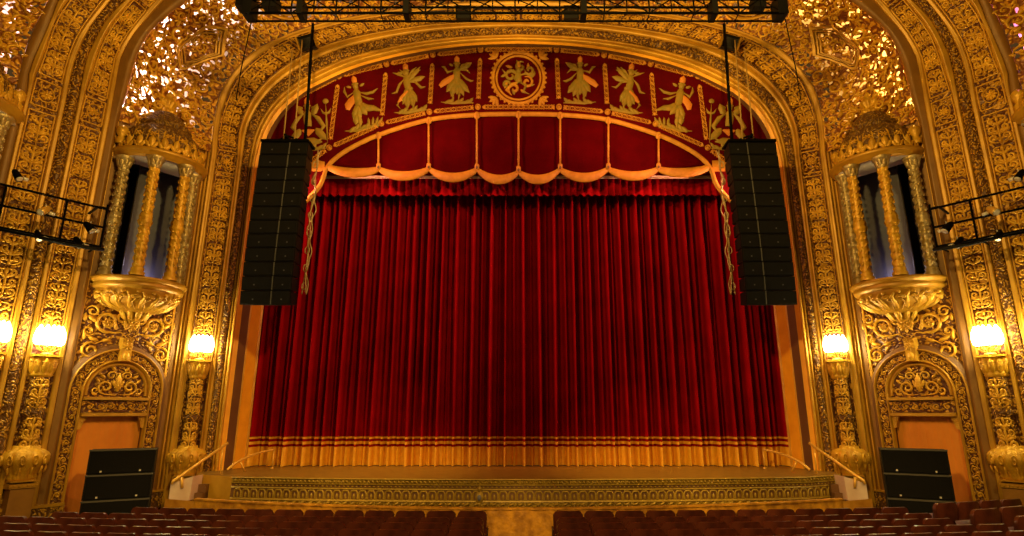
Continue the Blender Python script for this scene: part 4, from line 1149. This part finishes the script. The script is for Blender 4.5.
# ------------------------------------------------------------------ overhead truss, hatches, side lighting frames
def truss():
    root = thing('lighting_truss', 'long black box truss hanging across the top', 'truss', P(512, 7, 12)); mb = MB()
    x0, x1 = P(246, 13, 12).x, P(784, 13, 12).x; zb = P(512, 13, 12).z; zt = P(512, -1, 12.0).z
    for y, z, r in ((12, zb, .034), (12, zt, .04), (12.3, zb + .0, .026), (12.3, zt, .03)): mb.tube([(x0, y, z), (x1, y, z)], r, 8)
    mb.build('chord', M['steel'], root)
    n = 12
    for i in range(n):
        mb = MB(); xa = x0 + (x1 - x0) * i / n; xb = x0 + (x1 - x0) * (i + 1) / n; xm = (xa + xb) / 2
        mb.tube([(xa, 12, zb), (xa, 12, zt)], .022, 6); mb.tube([(xm, 12, zb), (xm, 12, zt)], .016, 6)
        mb.tube([(xa, 12, zb), (xm, 12, zt)], .016, 6); mb.tube([(xb, 12, zb), (xm, 12, zt)], .016, 6)
        mb.tube([(xa, 12, zb), (xa, 12.3, zb)], .014, 6); mb.tube([(xa, 12, zt), (xm, 12.3, zt)], .014, 6)
        mb.build('bracing', M['steel'], root)
    for x in (-5.35, -2.75, 1.6, 4.8): mb = MB(); mb.box(x - .07, 11.96, zb - .02, x + .07, 12.34, zt + .02); mb.build('coupler', M['black'], root)
    for bx in ((x0 - .1, 11.95, zb - .02, x0 + .12, 12.34, zt + .1), (x0 - .3, 12, zb + .22, x0 - .1, 12.3, zt + .25), (x0 + .35, 12.0, zb + .2, x0 + .7, 12.3, zt + .1), (x1 - .14, 11.95, zb - .02, x1 + .1, 12.34, zt + .1), (x1 - .7, 12, zb + .2, x1 - .4, 12.3, zt + .1)):
        mb = MB(); mb.box(*bx); mb.build('end_fixture', M['black'], root)
    for x in (-4.6, 0, 4.6):
        mb = MB(); mb.tube([(x, 12.15, zt), (x, 12.15, 16.5)], .02, 6); mb.build('suspension_cable', M['steel'], root)
truss()
for px_, py_, lab in ((308, 44, 'black rigging hatch in the arch above the left line array'), (464, 14.5, 'black rigging hatch under the truss, left of centre'), (571, 14.5, 'black rigging hatch under the truss, right of centre'), (729, 44, 'black rigging hatch in the arch above the right line array')):
    d = abs(px_ - CX); Yh = 15.55
    tilt = 0.0 if d < 100 else (.32 if px_ < CX else -.32)
    c = P(px_, py_, Yh); t = V((cos(tilt * .6), 0, sin(tilt))).normalized(); u = V((-t.z, -.25, t.x)).normalized(); nn = t.cross(u)
    if nn.y > 0: nn = -nn
    root = thing('rigging_hatch', lab, 'hatch', c, None)
    def Q(a, b, h): return c + t * a + u * b + nn * h
    mb = MB(); hw_, hh_ = .24, .2
    mb.grid([[Q(-hw_, -hh_, .02), Q(hw_, -hh_, .02)], [Q(-hw_, hh_, .02), Q(hw_, hh_, .02)]], 0, False)
    for a0, b0, a1, b1 in ((-1, -1, 1, -1), (1, -1, 1, 1), (1, 1, -1, 1), (-1, 1, -1, -1)):
        mb.grid([[Q(a0 * hw_, b0 * hh_, .02), Q(a1 * hw_, b1 * hh_, .02)], [Q(a0 * hw_, b0 * hh_, .2), Q(a1 * hw_, b1 * hh_, .2)]], 0, False)
    mb.build('dark_recess', M['niche'], root)
    for sg in (-1, 1):
        mb = MB(); mb.hexa([Q(sg * (hw_ + .0) - .0, -hh_, -.05), Q(sg * (hw_ + .05), -hh_, -.05), Q(sg * (hw_ + .05), -hh_, .2), Q(sg * hw_, -hh_, .2), Q(sg * hw_, hh_, -.05), Q(sg * (hw_ + .05), hh_, -.05), Q(sg * (hw_ + .05), hh_, .2), Q(sg * hw_, hh_, .2)])
        mb.build('jamb', M['smooth'], root)

def side_frame():
    fr = Frame(BAY(-1.9, 0, .75), (.73, 1))
    fr = Frame((BAY(-1.9, 0, .75).x, BAY(-1.9, 0, .75).y), (.73, 1))
    pz = lambda px, py: fr.hit(px, py)
    a0, z0 = pz(4, 185); a1, z1 = pz(107, 205)
    root = thing('side_light_frame', 'black pipe lighting frame on the left wall beside the balconette', 'lighting frame', fr(a1, z0 - .5, 0))
    s0, s1 = pz(-30, 200)[0], pz(106, 215)[0]
    zz = [pz(55, 197)[1], pz(55, 217)[1], pz(55, 238)[1], pz(55, 243)[1]]
    mb = MB()
    for z, d in zip(zz, (0, 0, 0, .25)): mb.tube([fr(s0, z, d), fr(s1, z, d)], .028, 8)
    mb.build('rail', M['steel'], root)
    for s in (s0 + .1, pz(3, 200)[0], (s0 + s1) / 2 + .4, s1):
        mb = MB()
        mb.tube([fr(s, zz[0] + (.12 if s == s1 else 0), 0), fr(s, zz[2], 0), fr(s, zz[3], .25)], .024, 8)
        mb.tube([fr(s, zz[2], 0), fr(s, zz[2], -.75)], .02, 6)
        mb.build('upright', M['steel'], root)
    mb = MB()
    T = [fr(s1, zz[0] + .02, 0), fr(s1 - .1, zz[0] + .1, -.3), fr(s1 - .15, zz[0], -.7)]; mb.tube(T, .03, 8); mb.build('cable', M['black'], root); mb = MB(); mb.tube([fr(s1, zz[3], .25), fr(s1 - .3, zz[3] - .05, .35), fr(s1 - .7, zz[3] - .02, .2), fr(s1 - 1.2, zz[3], .25)], .04, 8)
    mb.build('cable', M['black'], root)
    labs = ['topmost lamp clamped to the far end of the left pipe frame', 'round lamp on the middle pipe of the left frame', 'lamp low on the left frame, nearest its middle', 'upper lamp of the pair near the balconette end of the left frame', 'lower lamp near the balconette end of the left frame']
    for lab, (px, py), dirx, r in zip(labs, ((16, 176), (43, 211), (37, 236), (88, 228), (77, 243)), (.6, 0, .5, .7, .6), (.075, .085, .07, .09, .08)):
        s, z = pz(px, py); c = fr(s, z, .08); ax = (fr.t * dirx + V((0, -.5, -.45))).normalized()
        lr = thing('spotlight', lab, 'lamp', c, 'small lamps on the left pipe frame')
        mb = MB(); mb.tube([c - ax * .16, c - ax * .1, c + ax * .06, c + ax * .12], [r * .4, r * .8, r, r * 1.05], 12); mb.build('housing', M['steel'] if px != 43 else M['brass'], lr)
        mb = MB(); q = c + ax * .121; mb.tube([q, q + ax * .012], [r * .95, r * .7], 12); mb.build('lens', M['lamp'], lr)
        mb = MB(); mb.tube([c, c + V((0, .02, r + .06))], .014, 6); mb.tube([c + fr.t * .09 + V((0, 0, -.03)), c + fr.t * .2 + V((0, 0, -.05))], .04, 8); mb.build('clamp', M['lamp'], lr)
        m = mirrored(lr, lab.replace('left', 'right')); m['group'] = 'small lamps on the right pipe frame'
    return root
mirrored(side_frame(), 'black pipe lighting frame on the right wall beside the balconette')

# ------------------------------------------------------------------ theatre seats
def seat_meshes():
    root = thing('theatre_seat', 'seat', 'theatre seat', (0, 0, 0)); w, = (.5,)
    # local: +y faces the stage, back of the seat towards the audience, width 1 unit = .5 m
    b = MB(); nx, nz = 16, 9
    def back(d):
        rows = []
        for j in range(nz + 1):
            v = j / nz; z = .42 + .51 * v; row = []
            for i in range(nx + 1):
                u = -1 + 2 * i / nx
                hw = .268 * (1 - .03 * (1 - v))
                x = hw * u; zz = z - .07 * max(0, (abs(u) - .74) / .26) ** 2.2 * v ** 3
                y = -.20 - .10 * v + .035 * (1 - u * u) * -1 + d - .02 * sin(pi * v)
                row.append(V((x, y, zz)))
            rows.append(row)
        return rows
    r0, r1 = back(0), back(.055)
    b.grid(r0, 0, True); b.grid([list(reversed(r)) for r in r1], 1, True)
    rim0 = [r[0] for r in r0] + r0[-1][1:] + [r[-1] for r in reversed(r0[:-1])]; rim1 = [r[0] for r in r1] + r1[-1][1:] + [r[-1] for r in reversed(r1[:-1])]
    b.grid([rim0, rim1], 0, True)
    b.build('backrest', [M['seat'], M['cushion']], root)
    s = MB()                                    # tipped-up seat pan
    rows = []
    for q, (y0, z0) in enumerate(((-.13, .36), (-.10, .34), (-.02, .37), (.07, .52), (.10, .68), (.06, .70), (.0, .56), (-.08, .42), (-.13, .36))):
        rows.append([V((.225 * (-1 + 2 * i / 6), y0 + .012 * (1 - (-1 + 2 * i / 6) ** 2), z0)) for i in range(7)])
    s.grid(rows, 0, True); s.build('seat', M['cushion'], root)
    for sg in (-1, 1):
        m = MB(); x = sg * .268
        m.box(x - .012, -.22, .0, x + .012, .02, .06); m.hexa([(x - .012, -.18, .05), (x + .012, -.18, .05), (x + .012, -.06, .05), (x - .012, -.06, .05), (x - .012, -.24, .6), (x + .012, -.24, .6), (x + .012, .0, .6), (x - .012, .0, .6)])
        m.build('standard', M['iron'], root)
        m = MB(); m.tube([(x, -.24, .60), (x, -.2, .625), (x, .0, .62), (x, .08, .6)], [.012, .012, .012, .01], 8); m.build('armrest', M['seat'], root)
    return root
proto = seat_meshes()
ORD = ['first', 'second', 'third', 'fourth', 'fifth', 'sixth', 'seventh', 'eighth', 'ninth', 'tenth', 'eleventh', 'twelfth', 'thirteenth', 'fourteenth', 'fifteenth', 'sixteenth', 'seventeenth', 'eighteenth', 'nineteenth', 'twentieth']
first = [True]
def place_seat(x, y, z, rz, w, label, group):
    o = proto if first[0] else copy_tree(proto)
    first[0] = False
    o.location = (x, y, z); o.rotation_euler = (0, 0, rz); o.scale = (w / .56, 1, 1)
    o['label'] = label; o['group'] = group
KC = .0085
rowsdef = [('front row', 11.2, 508.3, .551, 10.95), ('second row', 10.42, 514.3, .54, 12), ('third row', 9.68, 519.3, .528, 13), ('fourth row', 8.95, 525.6, .514, 14), ('fifth row', 8.25, 532.2, .505, 14)]
for side in (-1, 1):
    sd = 'left' if side < 0 else 'right'
    for ri, (nm, Y0, ytop, pitch, _) in enumerate(rowsdef):
        ztop = P(470 if True else 0, ytop, Y0).z; z = ztop - .93
        xin = abs(P(487 if side < 0 else 553, ytop, Y0).x) + (.03 if ri else -.03)
        xs_ = xin + pitch / 2 + (pitch * .35 if ri % 2 and False else 0); k = 0
        xmax = [7.15, 8.0, 8.3, 7.9, 7.3][ri] if side < 0 else [7.2, 7.0, 6.9, 7.1, 7.0][ri]
        while xs_ < xmax:
            y = Y0 + KC * xs_ * xs_; rz = side * -atan2(2 * KC * xs_, 1) * -1
            place_seat(side * xs_, y, z, rz, pitch, f'dark maroon theatre seat, {ORD[k]} from the centre aisle in the {nm}, {sd} block', f'theatre seats in the {nm}, {sd} block')
            k += 1; xs_ += pitch * cos(atan2(2 * KC * xs_, 1))
# seats turned towards the stage beyond the right side aisle, and the outer seats
def side_row(nm, p0, p1, n, side, dz=0.0):
    a = P(*p0); b = P(*p1); d = (b - a); d.z = 0
    rz = atan2(d.y, d.x)
    for k in range(n):
        c = a.lerp(b, (k + .5) / n); yaw = rz
        place_seat(c.x, c.y, c.z - .93, yaw, d.length / n, f'maroon theatre seat, {ORD[k]} from the aisle in the {nm}', f'theatre seats in the {nm}')
side_row('furthest side row at right', (918, 501, 11.15), (1004, 496.5, 11.9), 4, 1)
side_row('middle side row at right', (953, 507, 10.3), (1058, 499, 11.2), 4, 1)
side_row('nearest side row at right', (994, 513, 9.3), (1066, 508, 9.8), 3, 1)

# ------------------------------------------------------------------ light
def lamp(kind, loc, energy, color, size=.2, target=None, spot=None, blend=.5):
    d = bpy.data.lights.new(kind.lower() + '_lamp', kind); d.energy = energy; d.color = color
    o = bpy.data.objects.new(kind.lower() + '_lamp', d); C.objects.link(o); o.location = loc
    if kind == 'AREA': d.size = size
    else: d.shadow_soft_size = size
    if target is not None: o.rotation_euler = (V(target) - V(loc)).to_track_quat('-Z', 'Y').to_euler()
    if spot: d.spot_size = radians(spot); d.spot_blend = blend
    return o
for p in LAMPS:
    for s in (1, -1): lamp('POINT', (p.x * s, p.y, p.z), 82, (1, .84, .27), .12)
# fill spots added in place of unseen house lighting
for s in (-1, 1):
    lamp('SPOT', (-s * 4.5, 1.0, 12.5), 5800, (1, .66, .15), .4, (s * 10.6, 13.4, 6.8), 78, .8)      # added to brighten the side walls
    lamp('SPOT', (s * 3.0, 3.5, 9.5), 5000, (1, .60, .12), .4, (s * 3.4, 15.6, 15.2), 50, .7)
    lamp('SPOT', (-s * 3.0, 5.0, 9.0), 3000, (1, .60, .12), .4, (s * 8.8, 14.4, 12.6), 55, .8)           # added to brighten the vault          # added arch fill
    for z, e in ((9.4, 640), (5.0, 60)): lamp('SPOT', (s * 7.5, 15.6, z), e, (1, .36, .18), .1, (s * .5, 17.4, z - 1.6), 90, .8)
    lamp('SPOT', (s * 6.2, 12.15, 11.9), 1700, (1, .38, .2), .12, (-s * 1.2, 17.3, 7.2), 74, .8)          # added cross lights for the folds, placed at the truss          # unseen curtain side lights
    lamp('SPOT', (s * 3.4, 12.2, 11.9), 3000, (1, .64, .14), .4, (s * 3.6, 15.7, .2), 34, 1.0)            # added fill for stage and fringe, placed at the truss
    lamp('SPOT', (s * 3.0, -2.0, 8.5), 1700, (1, .74, .2), .3, (s * 9.9, 13.7, 1.8), 24, .6)  # added to lift the cushions and lower side walls
    for x, e in ((2.2, 4200), (6.4, 2900)): lamp('SPOT', (s * x, -2.0, 8.5), e, (1, .62, .17), .3, (s * x, 11.6, .7), 24, .6)  # added to lift seats, pit rail and apron
# lamps in the coves behind the pierced vaults
def vlamp(u, q, e, cl, cr, f=None):
    c = (f or VT0)(u, q, -.4)
    lamp('POINT', c, e, cl, .08); lamp('POINT', (-c.x, c.y, c.z), e, cr, .08)
for u, q, e in ((.9, .5, 50), (.86, 1.3, 70), (.85, 2.3, 60), (.82, 3.4, 40), (.5, 1.2, 22), (.5, 4.6, 25)):
    vlamp(u, q, e * 1.5, (1, .86, .78), (.85, .55, .11))
for u, q in ((.15, 1.5), (.2, 3.0)): vlamp(u, q, 50, (1, .7, .78), (1, .2, .7), FT0)
# violet work light inside the organ niches
n1 = BAY(.28, 6.35, -.38)
for s in (1, -1): lamp('POINT', (n1.x * s, n1.y, n1.z), 5, (.8, .68, .9), .06)
w = bpy.data.worlds.new('hall'); bpy.context.scene.world = w; w.use_nodes = True
w.node_tree.nodes['Background'].inputs['Color'].default_value = (1, .5, .14, 1); w.node_tree.nodes['Background'].inputs['Strength'].default_value = .07

# ------------------------------------------------------------------ camera
cd = bpy.data.cameras.new('camera'); cam = bpy.data.objects.new('camera', cd); C.objects.link(cam)
cam.location = EYE; cam.rotation_euler = (radians(90) + TH, 0, 0)
cd.sensor_width = 36; cd.lens = F / 1024 * 36; cd.shift_x = -(CX - 512) / 1024; cd.clip_end = 200; cd.clip_start = .05
sc = bpy.context.scene; sc.camera = cam
sc.view_settings.view_transform = 'Standard'; sc.view_settings.look = 'None'; sc.view_settings.exposure = 0; sc.view_settings.gamma = 1; sc.view_settings.use_curve_mapping = False
